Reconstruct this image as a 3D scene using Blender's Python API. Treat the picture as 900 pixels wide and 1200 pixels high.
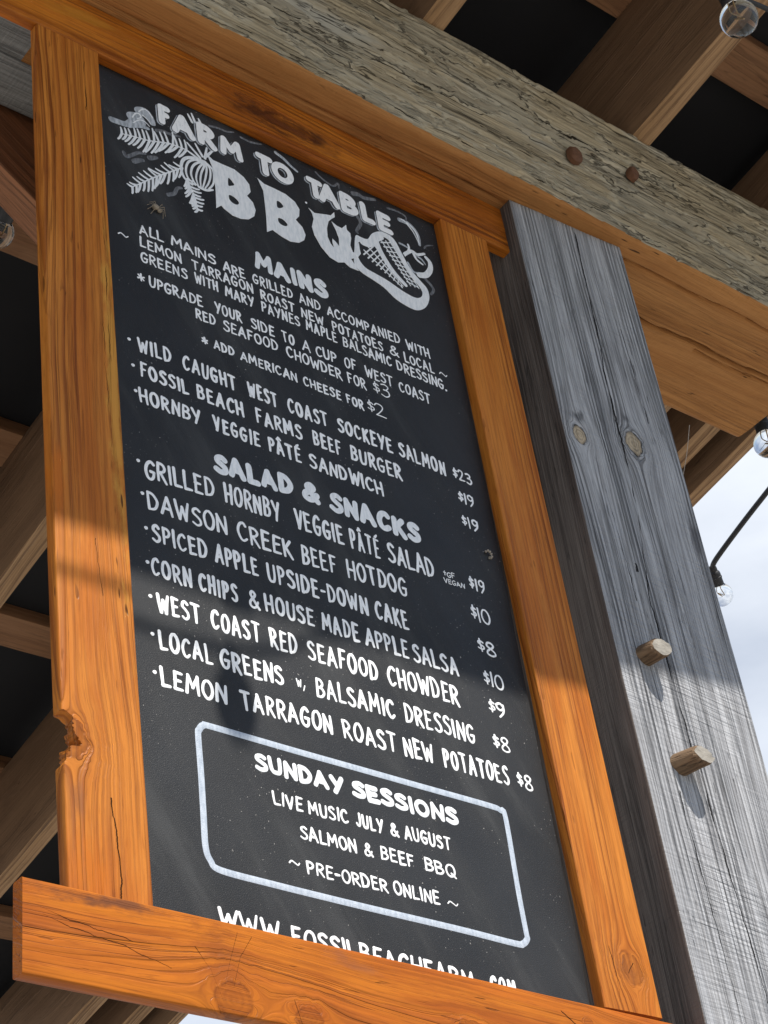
import bpy, math, random
import numpy as np
from mathutils import Vector, Matrix, Euler
from mathutils.geometry import tessellate_polygon

for o in list(bpy.data.objects): bpy.data.objects.remove(o)
scene = bpy.context.scene
COL = scene.collection
R = math.radians
ZO = 3.57            # the sign's top edge is 3.57 m above the ground

# ------------------------------------------------------------------ camera
cam = bpy.data.objects.new('camera', bpy.data.cameras.new('camera'))
COL.objects.link(cam)
cam.data.sensor_fit = 'VERTICAL'
cam.data.sensor_height = 36.0
cam.data.lens = 68.32
cam.data.clip_start = 0.05
cam.data.clip_end = 3000
rx = Vector((0.78079855, -0.61141917, -0.12853105))
dn = Vector((0.28597386, 0.53264692, -0.79655898))
fw = Vector((0.5554931, 0.58519557, 0.59073984))
m3 = Matrix((rx, -dn, -fw)).transposed()
cam.matrix_world = Matrix.Translation((-0.922423, -1.372425, -1.969705 + ZO)) @ m3.to_4x4()
scene.camera = cam

# ------------------------------------------------------------------ sky and sun
SUN_DIR = Vector((0.02, 1.0, -1.62)).normalized()      # the way the light travels
w = bpy.data.worlds.new('World'); scene.world = w; w.use_nodes = True
nt = w.node_tree; nt.nodes.clear()
out = nt.nodes.new('ShaderNodeOutputWorld'); bg = nt.nodes.new('ShaderNodeBackground')
sky = nt.nodes.new('ShaderNodeTexSky'); sky.sky_type = 'NISHITA'; sky.sun_disc = False
sky.sun_elevation = math.asin(-SUN_DIR.z)
sky.sun_rotation = math.atan2(-SUN_DIR.x, -SUN_DIR.y)
sky.air_density = 1.0; sky.dust_density = 0.3; sky.ozone_density = 2.0
tc = nt.nodes.new('ShaderNodeTexCoord')
mp = nt.nodes.new('ShaderNodeMapping'); mp.inputs['Scale'].default_value = (1.2, 1.2, 3.2); mp.inputs['Location'].default_value = (0.35, 0.1, 0.2)
nz = nt.nodes.new('ShaderNodeTexNoise'); nz.inputs['Scale'].default_value = 2.6; nz.inputs['Detail'].default_value = 7; nz.inputs['Roughness'].default_value = 0.52
rp = nt.nodes.new('ShaderNodeMapRange'); rp.inputs['From Min'].default_value = 0.30; rp.inputs['From Max'].default_value = 0.72
rp.inputs['To Min'].default_value = 0.40; rp.inputs['To Max'].default_value = 0.95
mx = nt.nodes.new('ShaderNodeMix'); mx.data_type = 'RGBA'
mx.inputs['B'].default_value = (8.8, 9.2, 9.8, 1)
sx_ = nt.nodes.new('ShaderNodeSeparateXYZ'); yr = nt.nodes.new('ShaderNodeMapRange'); yr.inputs['From Min'].default_value = -0.1; yr.inputs['From Max'].default_value = 0.5; yr.inputs['To Min'].default_value = 0.25; yr.inputs['To Max'].default_value = 1.0
mu = nt.nodes.new('ShaderNodeMath'); mu.operation = 'MULTIPLY'
L = nt.links.new
L(tc.outputs['Generated'], mp.inputs['Vector']); L(mp.outputs[0], nz.inputs['Vector']); L(nz.outputs['Fac'], rp.inputs['Value'])
L(tc.outputs['Generated'], sx_.inputs[0]); L(sx_.outputs[1], yr.inputs['Value']); L(rp.outputs['Result'], mu.inputs[0]); L(yr.outputs['Result'], mu.inputs[1]); L(mu.outputs[0], mx.inputs['Factor']); L(sky.outputs[0], mx.inputs['A']); L(mx.outputs['Result'], bg.inputs['Color'])
bg.inputs['Strength'].default_value = 0.092
L(bg.outputs[0], out.inputs['Surface'])

sun = bpy.data.objects.new('sun', bpy.data.lights.new('sun', 'SUN')); COL.objects.link(sun)
sun.data.energy = 5.0; sun.data.angle = R(0.53); sun.data.color = (1.0, 0.95, 0.87)
sun.rotation_euler = SUN_DIR.to_track_quat('-Z', 'Y').to_euler()
sun.location = (0, -6, 12)

vs = scene.view_settings
vs.view_transform = 'Standard'; vs.look = 'None'; vs.exposure = 0.42; vs.gamma = 1.0; vs.use_curve_mapping = False
scene.render.engine = 'CYCLES'
scene.cycles.max_bounces = 8; scene.cycles.diffuse_bounces = 5; scene.cycles.transparent_max_bounces = 12

# ------------------------------------------------------------------ numpy value noise
_rng = np.random.RandomState(11)
_T = _rng.rand(4096)
def _h(i, j, k, s): return _T[(i * 73 + j * 911 + k * 2791 + s * 131 + ((i * j) % 57) * 7) % 4096]
def vn(x, y, z, s=0):
    x, y, z = np.broadcast_arrays(np.asarray(x, float), np.asarray(y, float), np.asarray(z, float))
    i, j, k = np.floor(x).astype(int), np.floor(y).astype(int), np.floor(z).astype(int)
    fx, fy, fz = x - i, y - j, z - k
    fx = fx * fx * (3 - 2 * fx); fy = fy * fy * (3 - 2 * fy); fz = fz * fz * (3 - 2 * fz)
    r = 0
    for a in (0, 1):
        for b in (0, 1):
            for c in (0, 1):
                r = r + _h(i + a, j + b, k + c, s) * (fx if a else 1 - fx) * (fy if b else 1 - fy) * (fz if c else 1 - fz)
    return r
def fbm(x, y, z, s=0, o=4):
    r = 0; a = 0.5
    for q in range(o):
        r = r + a * vn(x, y, z, s + q * 17); x, y, z = x * 2.03, y * 2.03, z * 2.03; a *= 0.5
    return r

# ------------------------------------------------------------------ node helper
class NT:
    def __init__(s, name):
        s.m = bpy.data.materials.new(name); s.m.use_nodes = True
        s.t = s.m.node_tree; s.t.nodes.clear()
        s.out = s.t.nodes.new('ShaderNodeOutputMaterial'); s.b = s.t.nodes.new('ShaderNodeBsdfPrincipled')
        s.t.links.new(s.b.outputs[0], s.out.inputs['Surface'])
    def set(s, sock, v):
        if hasattr(v, 'is_linked') or isinstance(v, bpy.types.NodeSocket): s.t.links.new(v, sock)
        elif v is not None: sock.default_value = v
    def M(s, op, a, b=None, c=None, clamp=False):
        n = s.t.nodes.new('ShaderNodeMath'); n.operation = op; n.use_clamp = clamp
        for i, v in enumerate((a, b, c)): s.set(n.inputs[i], v)
        return n.outputs[0]
    def vec(s, x, y, z):
        n = s.t.nodes.new('ShaderNodeCombineXYZ')
        for i, v in enumerate((x, y, z)): s.set(n.inputs[i], v)
        return n.outputs[0]
    def noise(s, v, scale=1.0, detail=2.0, rough=0.5, dist=0.0):
        n = s.t.nodes.new('ShaderNodeTexNoise'); s.set(n.inputs['Vector'], v)
        n.inputs['Scale'].default_value = scale; n.inputs['Detail'].default_value = detail
        n.inputs['Roughness'].default_value = rough; n.inputs['Distortion'].default_value = dist
        return n.outputs['Fac']
    def voro(s, v, scale=1.0, feat='F1'):
        n = s.t.nodes.new('ShaderNodeTexVoronoi'); n.feature = feat; s.set(n.inputs['Vector'], v); n.inputs['Scale'].default_value = scale
        return n.outputs['Distance']
    def mr(s, v, a, b, c=0.0, d=1.0, smooth=True):
        n = s.t.nodes.new('ShaderNodeMapRange'); n.interpolation_type = 'SMOOTHSTEP' if smooth else 'LINEAR'
        s.set(n.inputs['Value'], v)
        for k, q in (('From Min', a), ('From Max', b), ('To Min', c), ('To Max', d)): s.set(n.inputs[k], q)
        return n.outputs['Result']
    def mix(s, f, a, b, mode='MIX'):
        n = s.t.nodes.new('ShaderNodeMix'); n.data_type = 'RGBA'; n.blend_type = mode
        s.set(n.inputs['Factor'], f)
        for k, q in (('A', a), ('B', b)):
            if isinstance(q, tuple): q = (*q[:3], 1.0)
            s.set(n.inputs[k], q)
        return n.outputs['Result']
    def obj(s):
        n = s.t.nodes.new('ShaderNodeTexCoord'); q = s.t.nodes.new('ShaderNodeSeparateXYZ')
        s.t.links.new(n.outputs['Object'], q.inputs[0]); s.P = n.outputs['Object']
        return q.outputs[0], q.outputs[1], q.outputs[2]
    def bump(s, h, strength=1.0, dist=0.002, prev=None):
        n = s.t.nodes.new('ShaderNodeBump'); n.inputs['Strength'].default_value = strength; n.inputs['Distance'].default_value = dist
        s.set(n.inputs['Height'], h)
        if prev is not None: s.t.links.new(prev, n.inputs['Normal'])
        return n.outputs[0]
    def p(s, **k):
        for a, v in k.items():
            a = {'color': 'Base Color', 'rough': 'Roughness', 'metal': 'Metallic', 'normal': 'Normal', 'coat': 'Coat Weight', 'coatr': 'Coat Roughness', 'spec': 'Specular IOR Level', 'trans': 'Transmission Weight', 'ior': 'IOR', 'alpha': 'Alpha'}[a]
            if isinstance(v, tuple): v = (*v[:3], 1.0)
            s.set(s.b.inputs[a], v)
        return s.m

def wood(name, light, mid, dark, seed=0, period=0.008, warp=0.045, knots=(), cracks=(), rough=0.5, coat=0.0, late=0.6, tints=(), flake=0.0, knotamt=0.4, lines=0.55, spec=0.35, irr=1.5, mdamt=1.0, stain=None,
         speck=0.5, blotch=0.35, bump=0.0012, saw=0.0, ridge=1.0, fine=0.3, knotcol=None, crack_shade=(0.02, 0.012, 0.008), weather=None, ylean=0.55):
    """Sawn timber: grain runs along object z, flows round the knots, checks are cut in as dark grooves."""
    n = NT(name); x, y, z = n.obj(); M = n.M
    s = seed * 3.7
    lowv = n.vec(M('MULTIPLY_ADD', x, 5.0, s), M('MULTIPLY_ADD', y, 4.0, s), M('MULTIPLY_ADD', z, 0.9, s))
    low = n.noise(lowv, 1.0, 2.0, 0.5)
    wob = n.noise(n.vec(M('MULTIPLY_ADD', x, 22.0, s), M('MULTIPLY', y, 20.0), M('MULTIPLY_ADD', z, 5.0, s)), 1.0, 2.0)
    g = M('MULTIPLY_ADD', y, ylean, x)
    g = M('MULTIPLY_ADD', M('SUBTRACT', low, 0.5), warp, g)
    g = M('MULTIPLY_ADD', M('SUBTRACT', wob, 0.5), period * 0.5, g)
    kin = None; kring = None
    for (kx, kz, kr, asp) in knots:
        dx = M('SUBTRACT', x, kx); dz = M('DIVIDE', M('SUBTRACT', z, kz), asp)
        nn = M('MULTIPLY', M('SUBTRACT', n.noise(n.P, 0.9 / kr, 3), 0.5), kr * 1.1)
        dx2 = M('ADD', dx, nn)
        r2 = M('ADD', M('MULTIPLY', dx2, dx2), M('MULTIPLY', dz, dz))
        g = M('SUBTRACT', g, M('DIVIDE', M('MULTIPLY', dx, kr * kr * 1.6), M('MAXIMUM', r2, kr * kr)))
        r = M('SQRT', r2)
        k = n.mr(r, kr * 0.92, kr * 1.05, 1.0, 0.0)
        ring = M('PINGPONG', M('DIVIDE', r, kr * 0.17), 1.0)
        rim = n.mr(M('ABSOLUTE', M('SUBTRACT', r, kr * 0.98)), 0.0, kr * 0.16, 1.0, 0.0)
        kr_ = M('MAXIMUM', M('MULTIPLY', M('MULTIPLY', ring, 0.5), k), rim)
        kin = k if kin is None else M('MAXIMUM', kin, k)
        kring = kr_ if kring is None else M('MAXIMUM', kring, kr_)
    ph = M('DIVIDE', g, period)
    ph = M('MULTIPLY_ADD', low, 2.0, ph)
    ph = M('MULTIPLY_ADD', n.noise(n.vec(M('MULTIPLY', g, 55.0), s, M('MULTIPLY', z, 0.5)), 1.0, 3.0), irr, ph)
    t = M('FRACT', M('ADD', ph, 500.0))
    lw = M('MULTIPLY', n.mr(t, 0.42, 0.92), n.mr(t, 0.94, 1.0, 1.0, 0.0))
    lmod = n.noise(n.vec(M('MULTIPLY', ph, 0.31), s, M('MULTIPLY', z, 1.3)), 1.0, 3.0)
    lw = M('MULTIPLY', lw, n.mr(lmod, 0.38, 0.66, 0.0, 1.0))
    fn = n.noise(n.vec(M('MULTIPLY', g, 420.0), M('MULTIPLY', y, 200.0), M('MULTIPLY', z, 9.0)), 1.0, 4.0, 0.6)
    md = n.noise(n.vec(M('MULTIPLY', g, 48.0), M('MULTIPLY_ADD', y, 12.0, s), M('MULTIPLY', z, 1.7)), 1.0, 4.0, 0.6)
    ln1 = n.noise(n.vec(M('MULTIPLY', g, 150.0), M('MULTIPLY_ADD', y, 40.0, s), M('MULTIPLY', z, 1.9)), 1.0, 3.0, 0.55)
    ln = M('MULTIPLY', n.mr(M('ABSOLUTE', M('SUBTRACT', ln1, 0.5)), 0.004, 0.035, 1.0, 0.0), n.mr(lmod, 0.36, 0.62, 0.2, 1.0))
    po = n.noise(n.vec(M('MULTIPLY', g, 800.0), M('MULTIPLY', y, 300.0), M('MULTIPLY', z, 34.0)), 1.0, 2.0)
    po = n.mr(po, 0.60, 0.72)
    bl = n.noise(n.vec(M('MULTIPLY_ADD', x, 14.0, s), M('MULTIPLY', y, 10.0), M('MULTIPLY_ADD', z, 4.5, s)), 1.0, 4.0, 0.6)
    c = n.mix(n.mr(md, 0.5 - 0.2 / mdamt, 0.5 + 0.2 / mdamt), light, mid)
    c = n.mix(M('MULTIPLY', n.mr(bl, 0.5, 0.72), blotch), c, tuple(0.6 * a + 0.4 * b for a, b in zip(mid, dark)))
    if stain:
        sn = n.noise(n.vec(M('MULTIPLY_ADD', g, 26.0, s + 2), M('MULTIPLY', y, 14.0), M('MULTIPLY_ADD', z, 3.2, s)), 1.0, 6.0, 0.66)
        c = n.mix(M('MULTIPLY', n.mr(sn, 0.44, 0.62), stain[1]), c, stain[0])
        c = n.mix(M('MULTIPLY', n.mr(sn, 0.46, 0.34), 0.35), c, tuple(min(1.0, 1.18 * a) for a in light))
    c = n.mix(M('MULTIPLY', lw, late), c, dark)
    c = n.mix(M('MULTIPLY', ln, lines), c, tuple(0.8 * a for a in dark))
    c = n.mix(M('MULTIPLY', po, 0.30), c, tuple(0.7 * a for a in dark))
    c = n.mix(fine, c, n.mix(n.mr(fn, 0.34, 0.62), (0.30, 0.27, 0.25), (1.25, 1.25, 1.25)), 'MULTIPLY')
    for (x0, x1, z0, z1, tc_, am, thr) in tints:      # stains and sapwood: patches with ragged outlines
        tn = n.noise(n.vec(M('MULTIPLY_ADD', g, 60.0, s), M('MULTIPLY', y, 20.0), M('MULTIPLY_ADD', z, 16.0, s)), 1.0, 5.0, 0.65)
        ex = M('DIVIDE', M('SUBTRACT', x, (x0 + x1) / 2), (x1 - x0) / 2); ez = M('DIVIDE', M('SUBTRACT', z, (z0 + z1) / 2), (z1 - z0) / 2)
        ed = M('SQRT', M('ADD', M('MULTIPLY', ex, ex), M('MULTIPLY', ez, ez)))
        q = n.mr(M('ADD', M('SUBTRACT', 0.85, ed), M('MULTIPLY', M('SUBTRACT', tn, 0.5), 3.2)), thr - 0.3, thr + 0.5)
        c = n.mix(M('MULTIPLY', q, am), c, tc_)
    if knots:
        c = n.mix(M('MULTIPLY', kin, knotamt), c, knotcol or tuple(0.45 * a + 0.25 * b for a, b in zip(mid, dark)))
        c = n.mix(M('MULTIPLY', M('MULTIPLY', kring, n.mr(n.noise(n.P, 160, 4), 0.35, 0.6, 0.45, 1.0)), min(1.0, knotamt * 1.5)), c, tuple(0.45 * a for a in dark))
    sp = n.noise(n.vec(M('MULTIPLY_ADD', x, 210.0, s), M('MULTIPLY', y, 150.0), M('MULTIPLY', z, 24.0)), 1.0, 1.0)
    sp = M('MULTIPLY', n.mr(sp, 0.70, 0.76), n.mr(bl, 0.42, 0.6))
    c = n.mix(M('MULTIPLY', sp, speck), c, tuple(0.25 * a for a in dark))
    if weather:                       # (colour, lo, hi): older grey patches
        wm = n.noise(n.vec(M('MULTIPLY_ADD', x, 9.0, s + 4), M('MULTIPLY', y, 9.0), M('MULTIPLY', z, 2.2)), 1.0, 5.0, 0.65)
        c = n.mix(n.mr(wm, weather[1], weather[2]), c, weather[0])
    cr = None
    cw = M('MULTIPLY_ADD', n.noise(n.vec(s, s, M('MULTIPLY', z, 14.0)), 1.0, 6.0, 0.7), 0.014, -0.007)
    cwid = n.noise(n.vec(s + 3, s, M('MULTIPLY', z, 20.0)), 1.0, 2.0)
    for (pts, wd) in cracks:
        for (x0, z0), (x1, z1) in zip(pts[:-1], pts[1:]):
            f = n.mr(z, z0, z1, x0, x1, smooth=False)
            d = M('ABSOLUTE', M('SUBTRACT', M('SUBTRACT', x, f), cw))
            wv = M('MULTIPLY', M('MULTIPLY', n.mr(cwid, 0.32, 0.66, 0.05, 1.2), 0.75), wd)
            k = n.mr(M('DIVIDE', d, wv), 0.5, 1.0, 1.0, 0.0)
            k = M('MULTIPLY', k, M('MULTIPLY', M('GREATER_THAN', z, min(z0, z1)), M('LESS_THAN', z, max(z0, z1))))
            cr = k if cr is None else M('MAXIMUM', cr, k)
    h = M('MULTIPLY_ADD', fn, 0.35, M('ADD', M('MULTIPLY', lw, ridge), M('MULTIPLY', ln, -0.5)))
    h = M('SUBTRACT', h, M('MULTIPLY', sp, 0.8))
    if saw:
        sv = n.noise(n.vec(M('MULTIPLY', x, 14.0), M('MULTIPLY', y, 14.0), M('MULTIPLY', M('MULTIPLY_ADD', x, 0.18, z), 260.0)), 1.0, 3.0)
        sm = n.noise(n.vec(M('MULTIPLY_ADD', x, 7.0, s), M('MULTIPLY', y, 7.0), M('MULTIPLY', z, 5.0)), 1.0, 2.0)
        h = M('ADD', h, M('MULTIPLY', M('MULTIPLY', sv, n.mr(sm, 0.30, 0.62, 0.25, 1.0)), saw))
    if flake:
        fv = n.vec(M('MULTIPLY', x, 24.0), M('MULTIPLY', y, 6.0), M('MULTIPLY', z, 1.7))
        f1 = n.noise(fv, 1.0, 6.0, 0.62); fp = n.noise(n.vec(M('MULTIPLY', x, 15.0), 3.0, M('MULTIPLY', z, 3.6)), 1.0, 5.0, 0.6)
        f2 = n.noise(n.vec(M('MULTIPLY', x, 30.0), M('MULTIPLY_ADD', y, 5.0, 7.0), M('MULTIPLY', z, 0.55)), 1.0, 5.0, 0.6)
        gate = n.noise(n.vec(M('MULTIPLY', x, 9.0), 9.0, M('MULTIPLY', z, 2.6)), 1.0, 3.0, 0.6)
        edge = M('SUBTRACT', fp, 0.535)
        fm_ = M('MULTIPLY', n.mr(M('ABSOLUTE', M('SUBTRACT', f2, 0.5)), 0.001, 0.009, 1.0, 0.0), n.mr(gate, 0.44, 0.56))
        fm_ = M('MAXIMUM', fm_, M('MULTIPLY', n.mr(M('ABSOLUTE', M('SUBTRACT', f1, 0.50)), 0.001, 0.008, 1.0, 0.0), n.mr(gate, 0.56, 0.46)))
        fm_ = M('MAXIMUM', fm_, M('MULTIPLY', n.mr(M('ABSOLUTE', edge), 0.0, 0.010, 1.0, 0.0), n.mr(f1, 0.42, 0.55)))
        c = n.mix(n.mr(edge, -0.05, -0.008, 0.0, 0.5), c, (0.50, 0.45, 0.345))
        c = n.mix(n.mr(edge, 0.0, 0.02, 0.0, 0.5), c, n.mix(n.mr(md, 0.4, 0.6), (0.20, 0.155, 0.098), (0.30, 0.262, 0.19)))
        c = n.mix(M('MULTIPLY', fm_, flake), c, crack_shade)  # shade in the flake crevices painted dark into the colour
        h = M('SUBTRACT', M('MULTIPLY_ADD', n.mr(fp, 0.53, 0.56), -1.5, h), M('MULTIPLY', fm_, 2.0))
    if cr is not None:
        c = n.mix(M('MULTIPLY', cr, 0.92), c, crack_shade)
        h = M('SUBTRACT', h, M('MULTIPLY', cr, 3.0))
    rr = M('MULTIPLY_ADD', md, 0.2, rough - 0.1)
    n.p(color=c, rough=rr, normal=n.bump(h, 1.0, bump), spec=(spec if cr is None else M('MULTIPLY_ADD', cr, 0.01 - spec, spec)))
    if coat: n.p(coat=(coat if cr is None else M('MULTIPLY', M('SUBTRACT', 1.0, cr), coat)), coatr=0.22)
    return n.m

# ------------------------------------------------------------------ object helpers
def link(o): COL.objects.link(o); return o
def tag(o, label=None, cat=None, group=None, kind=None):
    for k, v in (('label', label), ('category', cat), ('group', group), ('kind', kind)):
        if v: o[k] = v
    return o
def thing(name, loc, label, cat, group=None):
    o = bpy.data.objects.new(name, None); o.empty_display_size = 0.1; link(o)
    o.location = (loc[0], loc[1], loc[2] + ZO); return tag(o, label, cat, group)
def place(o, loc, parent=None, rot=None):
    """loc is in scene axes (sign top-left = origin); parents are never rotated."""
    p = Vector((loc[0], loc[1], loc[2] + ZO)); off = Vector((0, 0, 0)); q = parent
    while q is not None: off += q.location; q = q.parent
    o.parent = parent; o.location = p - off
    if rot: o.rotation_euler = rot
    return o
def mesh_np(name, V, F, mats, smooth=True, ang=25, midx=None):
    """F: list of face arrays (each m x k)."""
    me = bpy.data.meshes.new(name)
    loops = np.concatenate([f.reshape(-1) for f in F]).astype(np.int32)
    sizes = np.concatenate([np.full(len(f), f.shape[1], np.int32) for f in F])
    me.vertices.add(len(V)); me.vertices.foreach_set('co', np.asarray(V, np.float32).reshape(-1))
    me.loops.add(len(loops)); me.loops.foreach_set('vertex_index', loops)
    me.polygons.add(len(sizes)); st = np.zeros(len(sizes), np.int32); st[1:] = np.cumsum(sizes)[:-1]
    me.polygons.foreach_set('loop_start', st); me.polygons.foreach_set('loop_total', sizes)
    me.polygons.foreach_set('use_smooth', np.full(len(sizes), smooth))
    for m in (mats if isinstance(mats, (list, tuple)) else [mats]): me.materials.append(m)
    if midx is not None: me.polygons.foreach_set('material_index', np.asarray(midx, np.int32))
    me.update(calc_edges=True); me.validate()
    if smooth: me.set_sharp_from_angle(angle=R(ang))
    o = bpy.data.objects.new(name, me); link(o); return o

def timber(name, Ln, W, D, mat, res=0.012, rad=0.002, wob=0.0008, zs=None, disp=None, shape=None, seed=1, ang=25, facemat=None):
    """A sawn length of wood: local x = width, y = depth (front is -y), z = length."""
    def seg(a, b):
        k = max(1, int(round(abs(b - a) / res))); return [a + (b - a) * i / k for i in range(k)]
    hw, hd = W / 2, D / 2; pts = []; nrm = []
    def corner(cx, cy, a0):
        for i in range(4):
            a = a0 + R(30) * i; pts.append((cx + rad * math.cos(a), cy + rad * math.sin(a))); nrm.append((math.cos(a), math.sin(a)))
    def side(p, q, nv):
        k = max(1, int(round(math.hypot(q[0] - p[0], q[1] - p[1]) / res)))
        for i in range(1, k):
            pts.append((p[0] + (q[0] - p[0]) * i / k, p[1] + (q[1] - p[1]) * i / k)); nrm.append(nv)
    corner(hw - rad, hd - rad, 0);        side((hw - rad, hd), (-hw + rad, hd), (0, 1))
    corner(-hw + rad, hd - rad, R(90));   side((-hw, hd - rad), (-hw, -hd + rad), (-1, 0))
    corner(-hw + rad, -hd + rad, R(180)); side((-hw + rad, -hd), (hw - rad, -hd), (0, -1))
    corner(hw - rad, -hd + rad, R(270));  side((hw, -hd + rad), (hw, hd - rad), (1, 0))
    P = np.array(pts); Nn = np.array(nrm); K = len(P)
    if zs is None: zs = np.linspace(0, Ln, max(2, int(Ln / max(res, 0.008)) + 1))
    zs = np.asarray(zs); N = len(zs)
    X = np.tile(P[:, 0], (N, 1)); Y = np.tile(P[:, 1], (N, 1)); Z = np.tile(zs[:, None], (1, K))
    nx = np.tile(Nn[:, 0], (N, 1)); ny = np.tile(Nn[:, 1], (N, 1))
    d = (fbm(X * 30, Y * 30, Z * 6, seed, 3) - 0.45) * wob * 1.6
    X0, Y0 = X.copy(), Y.copy()
    if disp is not None: d = d + disp(X0, Y0, Z, nx, ny)
    X = X0 + nx * d + (vn(zs * 1.7 + seed, 0, 0, seed)[:, None] - 0.5) * wob * 2
    Y = Y0 + ny * d + (vn(zs * 1.9 + seed, 5, 0, seed)[:, None] - 0.5) * wob * 2
    if shape is not None: X, Y, Z = shape(X, Y, Z)
    V = np.stack([X, Y, Z], -1).reshape(-1, 3)
    i = np.arange(N - 1)[:, None] * K; j = np.arange(K)[None, :]; jn = (j + 1) % K
    q = np.stack([i + j, i + jn, i + K + jn, i + K + j], -1).reshape(-1, 4)
    V = np.vstack([V, [[X[0].mean(), Y[0].mean(), zs[0]], [X[-1].mean(), Y[-1].mean(), zs[-1]]]])
    a = np.arange(K); an = (a + 1) % K; b = (N - 1) * K
    c0 = np.stack([an, a, np.full(K, N * K)], -1); c1 = np.stack([b + a, b + an, np.full(K, N * K + 1)], -1)
    mi = None
    if facemat is not None:
        fm = facemat(nx, ny, Z, Y0)[:-1].reshape(-1); mi = np.concatenate([fm, np.zeros(2 * K, int)])
    return mesh_np(name, V, [q, c0, c1], mat, True, ang, mi)

def tube_pts(name, pts, r, mat, seg=10, smooth_path=True):
    P = [Vector(p) for p in pts]
    if smooth_path and len(P) > 2: P = [Vector(p) for p in catmull([tuple(p) for p in P], 8)]
    V = []; F = []
    up = Vector((0.13, 0.31, 0.94)).normalized()
    for i, p in enumerate(P):
        t = (P[min(i + 1, len(P) - 1)] - P[max(i - 1, 0)]).normalized()
        a = t.cross(up).normalized(); b = t.cross(a)
        rr = r[min(i, len(r) - 1)] if isinstance(r, (list, tuple)) else r
        for k in range(seg):
            an = 2 * math.pi * k / seg; V.append(p + (a * math.cos(an) + b * math.sin(an)) * rr)
    n = len(P)
    q = np.array([[i * seg + k, i * seg + (k + 1) % seg, (i + 1) * seg + (k + 1) % seg, (i + 1) * seg + k] for i in range(n - 1) for k in range(seg)])
    caps = np.array([list(range(seg))[::-1], [(n - 1) * seg + k for k in range(seg)]])
    return mesh_np(name, np.array([tuple(v) for v in V]), [q, caps], mat, True, 50)

def catmull(p, k=6, closed=False):
    p = [tuple(map(float, q)) for q in p]; n = len(p); o = []
    for i in range(n if closed else n - 1):
        g = (lambda j: p[j % n]) if closed else (lambda j: p[min(max(j, 0), n - 1)])
        a, b, c, d = g(i - 1), g(i), g(i + 1), g(i + 2)
        for s in range(k):
            t = s / k
            o.append(tuple(0.5 * (2 * B + (C - A) * t + (2 * A - 5 * B + 4 * C - D) * t * t + (3 * B - A - 3 * C + D) * t ** 3) for A, B, C, D in zip(a, b, c, d)))
    if not closed: o.append(p[-1])
    return o

def lathe(name, prof, mat, seg=28, smooth=True, ang=40):
    """prof: (r, z) pairs from top to bottom, closed at r = 0."""
    V = []; n = len(prof)
    for r, z in prof:
        for k in range(seg):
            a = 2 * math.pi * k / seg; V.append((r * math.cos(a), r * math.sin(a), z))
    q = np.array([[i * seg + k, (i + 1) * seg + k, (i + 1) * seg + (k + 1) % seg, i * seg + (k + 1) % seg] for i in range(n - 1) for k in range(seg)])
    return mesh_np(name, np.array(V), [q], mat, smooth, ang)

ROTX = (0, R(90), 0)                    # lay a timber along +x (its local x then points down)

# ------------------------------------------------------------------ materials
# honey stained sign frame
ST = dict(light=(0.53, 0.190, 0.030), mid=(0.44, 0.142, 0.018), dark=(0.20, 0.045, 0.006), spec=0.16, mdamt=0.6, lines=0.45, irr=1.0, stain=((0.37, 0.095, 0.009), 0.6))
YEL = (0.56, 0.27, 0.045)
M_stileL = wood('stained_fir_left', **ST, seed=1, period=0.011, knots=[(-0.034, 0.225, 0.014, 1.5)], rough=0.5, coat=0.05, late=0.8, fine=0.24, warp=0.06, speck=0.9, blotch=0.4, bump=0.0010,
                tints=[(0.024, 0.05, 0.35, 1.0, YEL, 0.75, 0.25), (-0.05, 0.02, -0.02, 0.15, (0.46, 0.125, 0.010), 0.8, 0.25), (-0.045, -0.02, 0.12, 0.2, (0.20, 0.075, 0.03), 0.6, 0.40), (-0.05, -0.03, 0.42, 0.62, (0.50, 0.13, 0.008), 0.7, 0.36)],
                cracks=[([(0.012, 0.0), (0.010, 0.10), (0.005, 0.17)], 0.0010), ([(0.034, 0.72), (0.035, 0.95)], 0.0007), ([(0.029, 0.60), (0.027, 0.80)], 0.0006), ([(0.008, 0.40), (0.004, 0.47)], 0.0004), ([(0.020, 1.13), (0.022, 1.22)], 0.0008)])
M_stileR = wood('stained_fir_right', **ST, seed=2, period=0.0075, knots=[(0.012, 0.052, 0.013, 1.4)], rough=0.5, coat=0.05, late=0.85, fine=0.24, warp=0.03, knotamt=0.25, speck=0.35, blotch=0.3, bump=0.0008,
                tints=[(-0.03, 0.035, 0.02, 0.09, (0.26, 0.085, 0.02), 0.7, 0.36)],
                cracks=[([(-0.018, 0.01), (-0.014, 0.045), (-0.018, 0.075)], 0.0010), ([(0.006, 0.046), (0.016, 0.06)], 0.0012)])
M_railT = wood('stained_fir_top', spec=0.16, mdamt=0.8, lines=0.5, stain=((0.20, 0.045, 0.005), 0.7), light=(0.52, 0.175, 0.018), mid=(0.36, 0.092, 0.008), dark=(0.11, 0.022, 0.004), seed=3, period=0.012, warp=0.07,
               knots=[(0.006, 0.470, 0.010, 4.5), (-0.010, 0.415, 0.007, 5.0)], knotamt=0.35, rough=0.45, coat=0.05, late=0.6, fine=0.25, speck=0.4, blotch=0.6, bump=0.0008,
               tints=[(-0.02, 0.03, 0.36, 0.56, (0.050, 0.013, 0.004), 0.85, 0.12), (-0.03, 0.01, 0.05, 0.25, (0.46, 0.19, 0.02), 0.6, 0.35)])
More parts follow.
